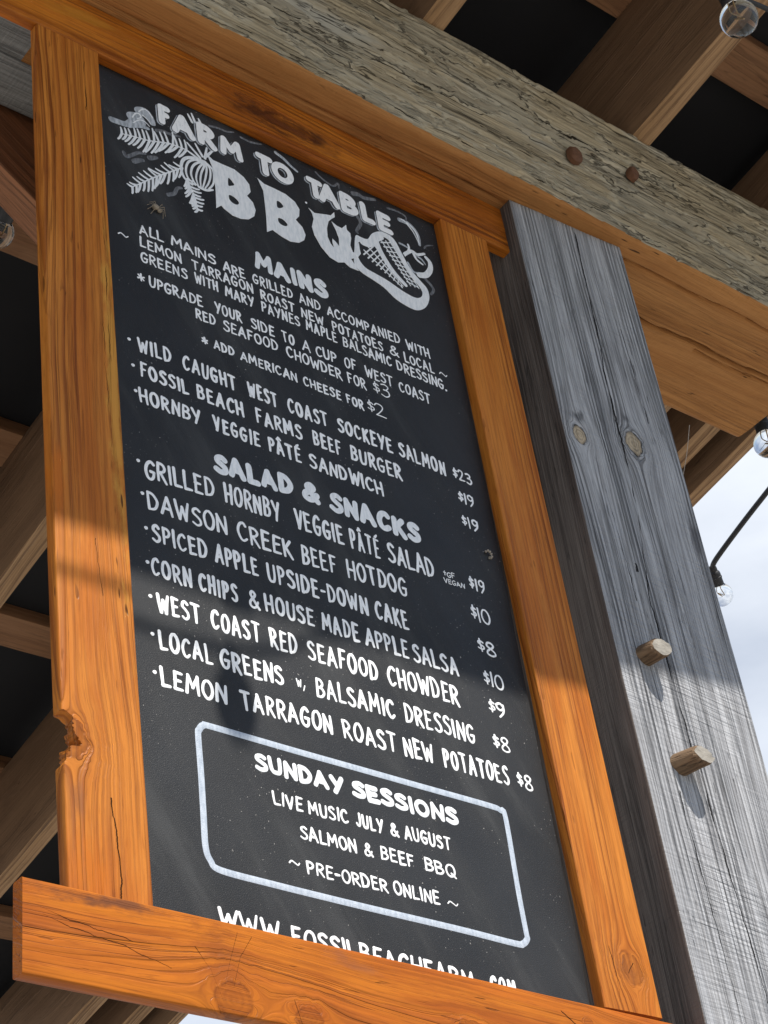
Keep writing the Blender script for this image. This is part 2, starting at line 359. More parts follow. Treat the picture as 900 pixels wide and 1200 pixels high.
M_railB = wood('stained_fir_bottom', spec=0.18, mdamt=0.7, lines=0.5, stain=((0.28, 0.062, 0.005), 0.65), light=(0.47, 0.142, 0.010), mid=(0.38, 0.093, 0.006), dark=(0.15, 0.030, 0.004), seed=4, period=0.013, warp=0.08,
               knots=[(0.030, 0.215, 0.016, 1.3), (0.034, 0.300, 0.010, 1.6), (-0.024, 0.668, 0.005, 1.3), (0.012, 0.50, 0.008, 2.2)], knotamt=0.3, rough=0.42, coat=0.06, late=0.5, fine=0.22, speck=0.5, blotch=0.35, bump=0.0011,
               tints=[(-0.05, -0.026, 0.015, 0.17, (0.075, 0.030, 0.018), 0.75, 0.16), (-0.045, 0.03, 0.16, 0.25, (0.20, 0.050, 0.008), 0.75, 0.20), (-0.045, 0.045, 0.10, 0.33, (0.33, 0.085, 0.008), 0.6, 0.35), (-0.045, -0.02, 0.30, 0.40, (0.24, 0.08, 0.03), 0.6, 0.34)],
               cracks=[([(-0.020, 0.005), (-0.004, 0.11)], 0.0006), ([(-0.012, 0.02), (0.002, 0.10), (0.012, 0.15)], 0.0006), ([(-0.014, 0.176), (0.006, 0.192), (0.036, 0.204)], 0.0018), ([(-0.035, 0.224), (-0.006, 0.214), (0.022, 0.206)], 0.0016), ([(-0.034, 0.240), (-0.012, 0.226), (0.02, 0.216)], 0.0013), ([(0.020, 0.284), (0.042, 0.291)], 0.0022), ([(-0.030, 0.63), (-0.016, 0.652), (-0.010, 0.67)], 0.0011)])
M_back = wood('stained_fir_backing', light=(0.26, 0.10, 0.025), mid=(0.2, 0.07, 0.016), dark=(0.08, 0.025, 0.008), seed=5, rough=0.5)
# weathered grey post
zp = ZO
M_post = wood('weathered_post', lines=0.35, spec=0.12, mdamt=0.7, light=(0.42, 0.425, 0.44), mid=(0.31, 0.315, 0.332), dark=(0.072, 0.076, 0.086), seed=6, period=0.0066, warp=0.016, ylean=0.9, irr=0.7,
              knots=[(-0.082, zp - 0.353, 0.0105, 1.6), (0.023, zp - 0.333, 0.0150, 1.5)], knotcol=(0.50, 0.39, 0.25),
              rough=0.85, late=0.72, speck=0.3, blotch=0.45, bump=0.0034, saw=1.0, fine=0.45, knotamt=0.8, crack_shade=(0.012, 0.011, 0.011),
              tints=[(-0.10, -0.06, zp - 0.335, zp - 0.30, (0.05, 0.05, 0.055), 0.8, 0.45), (0.0, 0.04, zp - 0.305, zp - 0.27, (0.05, 0.05, 0.055), 0.75, 0.45), (0.06, 0.13, zp - 0.55, zp - 0.38, (0.09, 0.09, 0.10), 0.7, 0.45)],
              cracks=[([(0.014, zp + 0.08), (0.012, zp - 0.03), (0.001, zp - 0.213), (-0.006, zp - 0.46)], 0.0022), ([(-0.006, zp - 0.46), (-0.026, zp - 0.607), (-0.023, zp - 0.775), (-0.012, zp - 0.952), (-0.003, zp - 1.126), (0.004, zp - 1.5)], 0.0017),
                      ([(-0.036, zp - 0.570), (-0.036, zp - 0.556)], 0.006), ([(-0.058, zp - 0.44), (-0.050, zp - 0.62)], 0.0012), ([(-0.060, zp - 0.90), (-0.052, zp - 1.20)], 0.0011), ([(0.060, zp - 0.10), (0.066, zp - 0.28)], 0.0011)])
M_postside = wood('shaded_post_side', light=(0.15, 0.130, 0.118), mid=(0.105, 0.088, 0.080), dark=(0.045, 0.037, 0.034), seed=7, period=0.012, rough=0.85, late=0.5, blotch=0.5, bump=0.002, saw=0.8, fine=0.5, ylean=1.6)  # post sides: their shade is put into this darker colour
# beam
M_beamface = wood('weathered_beam_face', lines=0.3, spec=0.1, mdamt=0.6, light=(0.45, 0.375, 0.255), mid=(0.35, 0.285, 0.185), dark=(0.085, 0.064, 0.042), seed=8, flake=0.75, period=0.016, rough=0.9, late=0.15, speck=0.5, blotch=0.35, bump=0.0022, fine=0.35,
                  cracks=[([(0.020, 0.9), (0.030, 1.25), (0.026, 1.6)], 0.0018), ([(-0.05, 1.5), (-0.035, 1.9)], 0.0020), ([(0.118, 0.2), (0.119, 2.3)], 0.0011), ([(0.075, 1.9), (0.082, 2.3)], 0.0015)], weather=((0.37, 0.345, 0.285), 0.52, 0.72), crack_shade=(0.03, 0.023, 0.016))
def beam_under():
    m = wood('orange_beam_underside', lines=0.2, fine=0.2, mdamt=0.5, spec=0.15, light=(0.44, 0.21, 0.068), mid=(0.32, 0.135, 0.040), dark=(0.15, 0.055, 0.018), seed=9, period=0.03, rough=0.75, late=0.15, speck=0.95, blotch=0.8, bump=0.0014, saw=0.8, ylean=1.0)
    return m
M_beamunder = beam_under()
M_beamgrey = wood('grey_beam_underside', light=(0.30, 0.30, 0.29), mid=(0.22, 0.22, 0.21), dark=(0.09, 0.09, 0.085), seed=10, rough=0.85, saw=0.8, bump=0.002)
M_rafter = wood('roof_timber', light=(0.27, 0.165, 0.095), mid=(0.205, 0.120, 0.066), dark=(0.075, 0.042, 0.024), seed=12, fine=0.15, lines=0.2, mdamt=0.6, period=0.03, rough=0.75, late=0.25, speck=0.5, blotch=0.5, bump=0.001)
M_rafteredge = wood('roof_timber_edge', light=(0.40, 0.245, 0.125), mid=(0.32, 0.185, 0.085), dark=(0.10, 0.042, 0.016), seed=13, fine=0.15, mdamt=0.6, period=0.014, warp=0.09, rough=0.7, late=0.8, speck=0.4, blotch=0.3, bump=0.001)
M_purlin = wood('purlin_wood', light=(0.36, 0.19, 0.095), mid=(0.27, 0.13, 0.060), dark=(0.11, 0.05, 0.025), seed=14, fine=0.15, lines=0.25, mdamt=0.6, period=0.02, rough=0.75, late=0.25, speck=0.5, blotch=0.5, bump=0.001, knots=[(0.01, 1.05, 0.012, 1.6)])
M_brace = wood('brace_wood', light=(0.30, 0.125, 0.055), mid=(0.21, 0.085, 0.036), dark=(0.08, 0.03, 0.014), seed=15, period=0.022, rough=0.7, late=0.4, blotch=0.6, bump=0.0012)
M_peg = wood('oak_peg', light=(0.22, 0.145, 0.085), mid=(0.14, 0.085, 0.048), dark=(0.06, 0.034, 0.018), seed=16, period=0.006, rough=0.85, late=0.5, bump=0.0015, fine=0.6)
n = NT('peg_end'); x, y, z = n.obj()
n.p(color=n.mix(n.noise(n.P, 120, 3), (0.17, 0.15, 0.125), (0.33, 0.31, 0.275)), rough=0.9, normal=n.bump(n.noise(n.P, 300, 3), 1, 0.001)); M_pegend = n.m
n = NT('rusty_plug'); n.obj(); n.p(color=n.mix(n.noise(n.P, 90, 4), (0.075, 0.032, 0.015), (0.17, 0.070, 0.030)), rough=0.8, normal=n.bump(n.noise(n.P, 200, 3), 1, 0.002)); M_plug = n.m
# chalkboard
n = NT('chalkboard_black'); x, y, z = n.obj(); M = n.M
gr = n.noise(n.P, 900, 2); cl = n.noise(n.P, 7, 4)
dust = n.mr(n.noise(n.vec(x, y, z), 330, 1), 0.705, 0.75); dust = M('MULTIPLY', dust, n.mr(n.noise(n.P, 9, 3), 0.42, 0.62))
str_ = n.noise(n.vec(M('MULTIPLY', x, 120), y, M('MULTIPLY', z, 5)), 1.0, 2); dr = M('MULTIPLY', n.mr(str_, 0.72, 0.8), n.mr(cl, 0.48, 0.6))
c = n.mix(n.mr(cl, 0.3, 0.7), (0.0105, 0.0112, 0.0125), (0.019, 0.0198, 0.0215))
c = n.mix(M('MULTIPLY', n.mr(gr, 0.5, 0.75), 0.5), c, (0.040, 0.042, 0.047))
wp = n.noise(n.vec(M('MULTIPLY_ADD', x, 9, M('MULTIPLY', z, 5)), y, M('MULTIPLY', z, 2.2)), 1.0, 6, 0.68)
c = n.mix(n.mr(wp, 0.50, 0.68, 0.0, 0.6), c, (0.048, 0.050, 0.052))
c = n.mix(M('MULTIPLY', dr, 0.25), c, (0.10, 0.10, 0.10))
c = n.mix(M('MULTIPLY', dust, 0.7), c, (0.42, 0.40, 0.37))
n.p(color=c, rough=n.mr(wp, 0.35, 0.7, 0.48, 0.68), spec=0.36, normal=n.bump(M('MULTIPLY_ADD', gr, 1.0, M('MULTIPLY', cl, 1.5)), 0.8, 0.0006)); M_board = n.m
def paint(name, a, b, lo=0.35, hi=0.65):
    n = NT(name); x, y, z = n.obj()
    f = n.noise(n.vec(n.M('MULTIPLY', x, 260), n.M('MULTIPLY', y, 1), n.M('MULTIPLY', z, 70)), 1.0, 4, 0.6)
    n.p(color=n.mix(n.mr(f, lo, hi), a, b), rough=0.45, normal=n.bump(n.noise(n.P, 500, 2), 0.6, 0.0006)); return n.m
M_white = paint('white_sign_paint', (0.68, 0.70, 0.72), (0.88, 0.885, 0.89), 0.30, 0.5)
M_soft = paint('white_sign_paint_brushed', (0.68, 0.71, 0.735), (0.84, 0.85, 0.86), 0.30, 0.65)
M_grey = paint('thinned_white_paint', (0.24, 0.265, 0.29), (0.50, 0.53, 0.57), 0.3, 0.65)
M_smoke = paint('faint_grey_paint', (0.07, 0.073, 0.08), (0.19, 0.20, 0.215), 0.3, 0.7)
M_blackp = paint('black_sign_paint', (0.015, 0.016, 0.018), (0.022, 0.023, 0.025))
# roofing, bulbs, ground
n = NT('black_roof_sheet'); n.obj(); n.p(color=n.mix(n.noise(n.P, 5, 4), (0.010, 0.010, 0.011), (0.018, 0.018, 0.020)), rough=0.7, spec=0.25); M_roof = n.m
n = NT('black_rubber'); n.obj(); n.p(color=n.mix(n.noise(n.P, 60, 2), (0.012, 0.012, 0.014), (0.022, 0.022, 0.024)), rough=0.55); M_rubber = n.m
n = NT('clear_glass'); n.p(color=(0.97, 0.98, 0.98), rough=0.0, trans=1.0, ior=1.40); M_glass = n.m
n = NT('filament_wire'); n.p(color=(0.35, 0.24, 0.12), rough=0.35, metal=0.8); M_wire = n.m
n = NT('pale_gravel'); n.obj()
n.p(color=n.mix(n.noise(n.P, 14, 5), (0.22, 0.21, 0.195), (0.36, 0.345, 0.32)), rough=0.95, normal=n.bump(n.noise(n.P, 40, 4), 1, 0.01)); M_ground = n.m
n = NT('spider_brown'); n.obj(); n.p(color=n.mix(n.noise(n.P, 400, 3), (0.10, 0.075, 0.05), (0.40, 0.34, 0.26)), rough=0.7); M_spider = n.m
n = NT('cobweb_silk'); n.p(color=(0.42, 0.38, 0.34), rough=0.5); M_silk = n.m
n = NT('dry_husk'); n.obj(); n.p(color=n.mix(n.noise(n.P, 500, 3), (0.20, 0.16, 0.12), (0.46, 0.42, 0.36)), rough=0.8); M_husk = n.m

# ================================================================== SETTING
V = np.array([(-400, -400, 0), (400, -400, 0), (400, 400, 0), (-400, 400, 0)], float)
g = mesh_np('ground', V, [np.array([[0, 1, 2, 3]])], M_ground, False); tag(g, 'pale gravel yard below the shelter', 'ground', kind='structure')

# ================================================================== THE SHELTER
# ---- post (square sawn timber carrying the beam)
POST_X, POST_Y, POST_W = 0.817, 0.066, 0.223
post = thing('timber_post', (POST_X, POST_Y, -ZO), 'weathered grey square timber post with two wooden pegs, right of the menu board', 'post')
PR = R(-3.0)
zs = np.concatenate([np.linspace(0, ZO - 1.45, 30), np.linspace(ZO - 1.445, ZO + 0.0905, 620)])
def post_disp(X, Y, Z, nx, ny):
    d = (fbm(X * 9, Y * 9, Z * 1.2, 41, 3) - 0.47) * 0.004
    rr = np.abs((X * 150 + vn(X * 6, 0, Z * 0.8, 5) * 2.0) % 1.0 - 0.5)
    d = d - 0.0009 * np.clip(1 - rr * 4, 0, 1) * vn(X * 40, 3, Z * 1.5, 12) * (np.abs(ny) > 0.5)
    return d
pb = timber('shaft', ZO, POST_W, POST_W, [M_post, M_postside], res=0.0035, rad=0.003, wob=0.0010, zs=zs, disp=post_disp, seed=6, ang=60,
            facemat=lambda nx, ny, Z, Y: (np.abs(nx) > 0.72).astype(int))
place(pb, (POST_X, POST_Y, -ZO), post, (0, 0, PR))
def make_peg(x, z, ln, r, tilt, yaw, sd):
    zs_ = np.linspace(0, ln, 14); ring = []
    seg = 22; V = []
    for i, t in enumerate(zs_):
        for k in range(seg):
            a = 2 * math.pi * k / seg
            rr = r * (1 + 0.10 * (vn(math.cos(a) * 1.6 + sd, math.sin(a) * 1.6, t * 40, sd) - 0.5) + 0.05 * math.cos(4 * a)) * (1.0 - 0.10 * i / 13 if i < 13 else 0.80)
            zz = t + (0.006 * math.cos(a + 0.6) + 0.004 * (vn(math.cos(a) * 3, math.sin(a) * 3, 1, sd) - 0.5) if i >= 12 else 0)
            V.append((rr * math.cos(a), rr * math.sin(a), zz))
    V.append((0, 0, ln + 0.0005)); n_ = len(zs_)
    q = np.array([[i * seg + k, i * seg + (k + 1) % seg, (i + 1) * seg + (k + 1) % seg, (i + 1) * seg + k] for i in range(n_ - 1) for k in range(seg)])
    cp = np.array([[(n_ - 1) * seg + k, (n_ - 1) * seg + (k + 1) % seg, n_ * seg] for k in range(seg)])
    o = mesh_np('peg', np.array(V), [q, cp], [M_peg, M_pegend], True, 40, np.concatenate([np.zeros(len(q), int), np.ones(len(cp), int)]))
    place(o, (x, -0.020, z), post, (R(90) + tilt, 0, yaw))
    return o
make_peg(0.748, -0.705, 0.051, 0.0152, R(6), R(4), 3)
make_peg(0.7585, -0.861, 0.058, 0.0155, R(2), R(14), 8)

# ---- beam
BX0, BX1 = -0.9, 1.447
BY0, BY1, BZ0, BZ1 = -0.0765, 0.197, 0.0911, 0.381
beam = thing('timber_beam', (BX0, 0.06, BZ0), 'massive old beam with flaking grey face and orange underside, resting on the post', 'beam')
def beam_disp(X, Y, Z, nx, ny):
    f = np.clip(-ny, 0, 1)
    n1 = fbm(X * 11, 3.0, Z * 2.2, 61, 5); terr = np.floor(n1 * 13) / 13 - n1
    grv = np.abs(fbm(X * 26, 1.0, Z * 1.6, 71, 4) - 0.47)
    n2 = fbm(X * 40, 7.0, Z * 9, 81, 4)
    plate = (fbm(X * 19, 2.0, Z * 3.2, 93, 4) > 0.50) * -0.0028
    pits = np.clip(fbm(X * 60, 4.0, Z * 14, 99, 3) - 0.56, 0, 1) * -0.035
    d = terr * 0.045 - 0.0060 * np.clip(1 - grv / 0.014, 0, 1) + (n2 - 0.47) * 0.0015 + plate + pits * 0.5
    under = (nx > 0.5) * ((fbm(0.5, Y * 20, Z * 6, 55, 3) - 0.45) * 0.003)
    # long checks along the underside
    def chk(y0, amp, wdt, z0, z1):
        yy = y0 + (vn(Z * 2.2, 0, 0, 7) - 0.5) * 0.02 + (vn(Z * 11, 0, 0, 8) - 0.5) * 0.004
        return -amp * np.clip(1 - np.abs(Y - yy) / wdt, 0, 1) * (Z > z0) * (Z < z1)
    und = (nx > 0.7)
    under = under + und * (chk(-0.098, 0.010, 0.0035, 1.75, 3) + chk(-0.010, 0.02, 0.0042, 1.7, 3) + chk(0.002, 0.010, 0.003, 2.1, 2.3) + chk(-0.088, 0.006, 0.0028, 0.3, 1.6))
    return d * f + under + (fbm(X * 14, Y * 14, Z * 3, 21, 3) - 0.45) * 0.004
zs = np.concatenate([np.linspace(0, 0.75, 60), np.linspace(0.753, BX1 - BX0, 560)])
bm_ = timber('shaft', BX1 - BX0, BZ1 - BZ0, BY1 - BY0, [M_beamface, M_beamunder, M_beamgrey], res=0.0032, rad=0.012, wob=0.001, zs=zs, disp=beam_disp, seed=8, ang=80,
             facemat=lambda nx, ny, Z, Y: np.where(nx > 0.35, np.where((Z < 0.96 - 0.1 * (Y < 0.05)) & (Y > -0.04), 2, 1), 0))
place(bm_, (BX0, (BY0 + BY1) / 2, (BZ0 + BZ1) / 2), beam, ROTX)
for (x, z, s) in ((0.8312, 0.2223, 1.0), (0.968, 0.2556, 0.85)):
    V = []; seg = 16
    for r_, y_ in ((1.0, 0.004), (1.0, -0.004), (0.75, -0.008), (0.3, -0.0085)):
        for k in range(seg):
            a = 2 * math.pi * k / seg; rr = 0.0135 * s * r_ * (1 + 0.3 * (vn(math.cos(a) * 1.5 + x * 9, math.sin(a) * 1.5, 0, 4) - 0.5))
            V.append((rr * math.cos(a), y_, rr * 1.25 * math.sin(a)))
    q = np.array([[i * seg + k, (i + 1) * seg + k, (i + 1) * seg + (k + 1) % seg, i * seg + (k + 1) % seg] for i in range(3) for k in range(seg)])
    o = mesh_np('plug', np.array(V), [q[:, ::-1], np.array([[3 * seg + k for k in range(seg)]])], M_plug, True, 40)
    place(o, (x, BY0 - 0.001, z), beam)

# ---- rafters: they fall 0.17 per metre towards the back
SL = -0.17
def roof_pt(x, y, off): return (x, y, 0.380 + SL * (y + 0.0765) + off)        # off: height above the rafters' underside
TILT = -R(90) + math.atan(SL)
RH, RWD = 0.250, 0.042
YF, YB = -0.785, 3.05
def rafter_mesh(seed):
    return timber('rafter', (YB - YF) / math.cos(math.atan(SL)), RWD, RH, [M_rafter, M_rafteredge], res=0.03, rad=0.0015, wob=0.0012, seed=seed,
                  facemat=lambda nx, ny, Z, Y: (ny > 0.7).astype(int))
RL = {-2: 'rafter nearest the left edge, in the dark behind the grey end of the beam',
      -1: 'rafter behind the top left corner of the menu board, its end above the hanging bulb',
      0: 'dark rafter crossing behind the left frame board and showing over the beam at top centre',
      1: 'broad brown rafter with light streaky lower edge beside the upper right bulb',
      2: 'shadowed rafter above the beam at the right edge, last before the gable'}
for k in (-1, 0, 1, 2):
    x = 0.558 + 0.4525 * k
    o = rafter_mesh(20 + k); c = roof_pt(x + RWD / 2, YF, RH / 2)
    place(o, c, None, (TILT, 0, 0)); tag(o, RL[k], 'rafter', 'rafters under the roof')
# gable rafter pair
o = rafter_mesh(31); place(o, roof_pt(1.640, YF, RH / 2 + 0.02), None, (TILT, 0, 0)); tag(o, 'rafter just inside the gable board, beside the open sky', 'rafter', 'rafters under the roof')
gb = timber('gable_board', (YB - YF + 0.05) / math.cos(math.atan(SL)), 0.032, 0.27, [M_rafter, M_rafteredge], res=0.03, rad=0.002, wob=0.001, seed=33, facemat=lambda nx, ny, Z, Y: (ny > 0.7).astype(int))
place(gb, roof_pt(1.726, YF - 0.02, RH / 2 + 0.01), None, (TILT, 0, 0)); tag(gb, 'brown gable board along the roof edge against the sky', 'board')
# purlins over the rafters
PL = {0: 'front purlin at the eave over the rafter ends', 1: 'orange brown purlin above the beam at the top right, beside the bulb', 2: 'purlin hidden close behind the beam',
      3: 'lit purlin behind the bulb at the upper left edge', 4: 'reddish purlin stub meeting the dark rafter at the left edge', 5: 'knotty pale purlin at mid height of the left frame board',
      6: 'dim purlin crossing behind the notch of the left frame board', 7: 'purlin behind the left end of the bottom rail', 8: 'rearmost purlin low behind the bottom rail'}
for k, yc in enumerate((-0.594, -0.148, 0.30, 0.740, 1.186, 1.635, 2.075, 2.582, 3.0)):
    o = timber('purlin', 3.9, 0.036, 0.088, M_purlin, res=0.03, rad=0.0015, wob=0.0012, seed=40 + k)
    c = roof_pt(-2.2, yc, RH + 0.0195)
    place(o, c, None, (math.atan(SL), R(90), 0)); o.rotation_euler = (Matrix.Rotation(math.atan(SL), 3, 'X') @ Matrix.Rotation(R(90), 3, 'Y')).to_euler()
    tag(o, PL[k], 'purlin', 'purlins across the rafters')
# black sheet on top
def slab(name, x0, x1, y0, y1, off, th, mat):
    V = []
    for q in (off, off + th):
        for (x, y) in ((x0, y0), (x1, y0), (x1, y1), (x0, y1)): V.append(roof_pt(x, y, q))
    V = np.array(V); V[:, 2] += ZO
    F = np.array([[3, 2, 1, 0], [4, 5, 6, 7], [0, 1, 5, 4], [1, 2, 6, 5], [2, 3, 7, 6], [3, 0, 4, 7]])
    return mesh_np(name, V, [F], mat, False)
rf = slab('roof', -2.4, 1.75, YF - 0.01, YB + 0.05, RH + 0.039, 0.02, M_roof); tag(rf, 'black roofing sheet seen between the rafters overhead', 'roof')
# eave board at the front, above and behind the viewer
eb = timber('eave_board', 4.15, 0.30, 0.022, M_rafter, res=0.03, rad=0.0015, wob=0.004, seed=52)
place(eb, (-2.4, YF - 0.0125, 0.507 + 0.15), None, ROTX); tag(eb, 'eave board along the front edge of the roof, above the viewer', 'board')
# knee brace from the beam down to the post, behind the sign
bd = Vector((1, 0, -0.81)).normalized()
br = timber('knee_brace', 1.30, 0.20, 0.05, M_brace, res=0.02, rad=0.002, wob=0.001, seed=55)
zc = bd; yc = Vector((0, 1, 0)); xc = yc.cross(zc)
br.rotation_euler = Matrix((xc, yc, zc)).transposed().to_euler()
nrm = Vector((-0.63, 0, -0.777))
st = Vector((-0.0227, 0.228, -0.0076)) - nrm * 0.10 - bd * 0.32
place(br, st, None); tag(br, 'reddish brown diagonal brace behind the top left corner of the sign', 'brace')

# ================================================================== THE SIGN
W, H = 0.57, 1.19
sign = thing('menu_sign', (0.28, 0.0, -1.30), 'tall black hand lettered BBQ menu board in a honey stained wooden frame', 'sign')
FD = 0.0165
# board, a little short of the right stile
V = np.array([(-0.012, 0, 0.006), (0.5688, 0, 0.006), (0.5645, 0, -1.26), (-0.012, 0, -1.26), (-0.012, 0.009, 0.006), (0.5688, 0.009, 0.006), (0.5645, 0.009, -1.26), (-0.012, 0.009, -1.26)])
board = mesh_np('chalkboard', V, [np.array([[0, 3, 2, 1], [4, 5, 6, 7], [0, 1, 5, 4], [1, 2, 6, 5], [2, 3, 7, 6], [3, 0, 4, 7]])], M_board, False)
place(board, (0, 0, 0), sign)
# left stile with its broken-out knot on the outer edge
SLN = 1.25
def notch(X, Y, Z):
    zt = SLN - 0.9975 - 0.0            # top of the broken piece in local z
    u = (zt - Z) / 0.058               # 0 top .. 1 bottom
    prof = np.interp(u, [-0.02, 0.0, 0.08, 0.22, 0.34, 0.46, 0.55, 0.60, 0.64, 0.80, 0.98, 1.02], [0, 0.005, 0.011, 0.012, 0.012, 0.016, 0.021, 0.0215, 0.008, 0.005, 0.001, 0])
    back = np.clip((Y + FD / 2) / FD, 0, 1)
    prof = prof * (1 + 0.25 * (vn(Z * 700, Y * 300, 0, 3) - 0.5)) + (prof > 0.001) * (back * 0.003 * np.sin(Z * 130 + 1) + (vn(Z * 420, Y * 260, 2, 9) - 0.5) * 0.003)
    lim = -0.0447 + np.clip(prof, 0, 1)
    return np.where(prof > 0.0005, np.maximum(X, lim), X), Y, Z
zs = np.concatenate([np.linspace(0, 0.185, 24), np.linspace(0.187, 0.262, 90), np.linspace(0.266, SLN, 110)])
o = timber('stile', SLN, 0.0894, FD, M_stileL, res=0.004, rad=0.0022, wob=0.0008, zs=zs, shape=notch, seed=61, ang=28)
place(o, (-0.0447, -FD / 2, -SLN), sign)
o = timber('stile', 1.1925, 0.0885, FD, M_stileR, res=0.008, rad=0.0022, wob=0.0007, seed=62)
place(o, (0.6143, -FD / 2, -1.1925), sign, (0, R(-0.1), 0))
o = timber('top_rail', 0.868, 0.0900, FD, M_railT, res=0.008, rad=0.0024, wob=0.0007, seed=63)
place(o, (-0.165, -FD / 2, 0.0458), sign, ROTX)
o = timber('bottom_rail', 0.845, 0.0905, FD, M_railB, res=0.008, rad=0.0026, wob=0.0008, seed=64)
tb = R(1.29)
place(o, (-0.1460, -FD * 1.5 - 0.0006, -1.2335), sign, (0, R(90) + tb, 0))
o = timber('backing_rail', 0.660, 0.066, FD * 0.8, M_back, res=0.01, rad=0.002, wob=0.0006, seed=65)
place(o, (0.002, -FD / 2 + 0.001, -1.226), sign, (0, R(90) + tb, 0))

# ---- brush lettering: every stroke is a thin raised ribbon of paint on the board
rng = random.Random(5)
class Ribbons:
    def __init__(s): s.V = []; s.F = []; s.n = 0
    def stroke(s, pts, hw, y0=0.0, hgt=0.00030, taper=0.0):
        """pts in millimetres on the board (x, z); hw half width in mm."""
        P = np.array(pts, float); keep = np.r_[True, np.hypot(*np.diff(P, axis=0).T) > 1e-3]; P = P[keep]
        if len(P) < 2: P = np.array([P[0], P[0] + [0.05, 0.05]])
        T = np.gradient(P, axis=0); T /= np.hypot(T[:, 0], T[:, 1])[:, None] + 1e-9
        w = np.full(len(P), hw)
        if taper: w = w * (1 - taper * np.linspace(0, 1, len(P)) ** 2)
        a0, a1 = P[0], P[-1]; t0, t1 = T[0], T[-1]
        P = np.vstack([a0 - t0 * hw * 0.96, a0 - t0 * hw * 0.80, a0 - t0 * hw * 0.45, P, a1 + t1 * w[-1] * 0.45, a1 + t1 * w[-1] * 0.80, a1 + t1 * w[-1] * 0.96])
        T = np.vstack([t0, t0, t0, T, t1, t1, t1]); w = np.concatenate([[hw * 0.28, hw * 0.62, hw * 0.9], w, [w[-1] * 0.9, w[-1] * 0.62, w[-1] * 0.28]])
        Nn = np.stack([-T[:, 1], T[:, 0]], 1); K = 5
        for f, h in ((-1, 0.15), (-0.6, 0.85), (0, 1.0), (0.6, 0.85), (1, 0.15)):
            q = P + Nn * (w * f)[:, None]
            s.V.append(np.stack([q[:, 0] / 1000, np.full(len(P), -(y0 + hgt * h)), q[:, 1] / 1000], 1))
        m = len(P); b = s.n; s.n += m * K
        for k in range(K - 1):
            i = np.arange(m - 1)
            s.F.append(np.stack([b + k * m + i, b + k * m + i + 1, b + (k + 1) * m + i + 1, b + (k + 1) * m + i], 1))
    def build(s, name, mat):
        o = mesh_np(name, np.vstack(s.V), s.F, mat, True, 60); o.data.polygons.foreach_set('use_smooth', [True] * len(o.data.polygons))
        return place(o, (0, 0, 0), board)

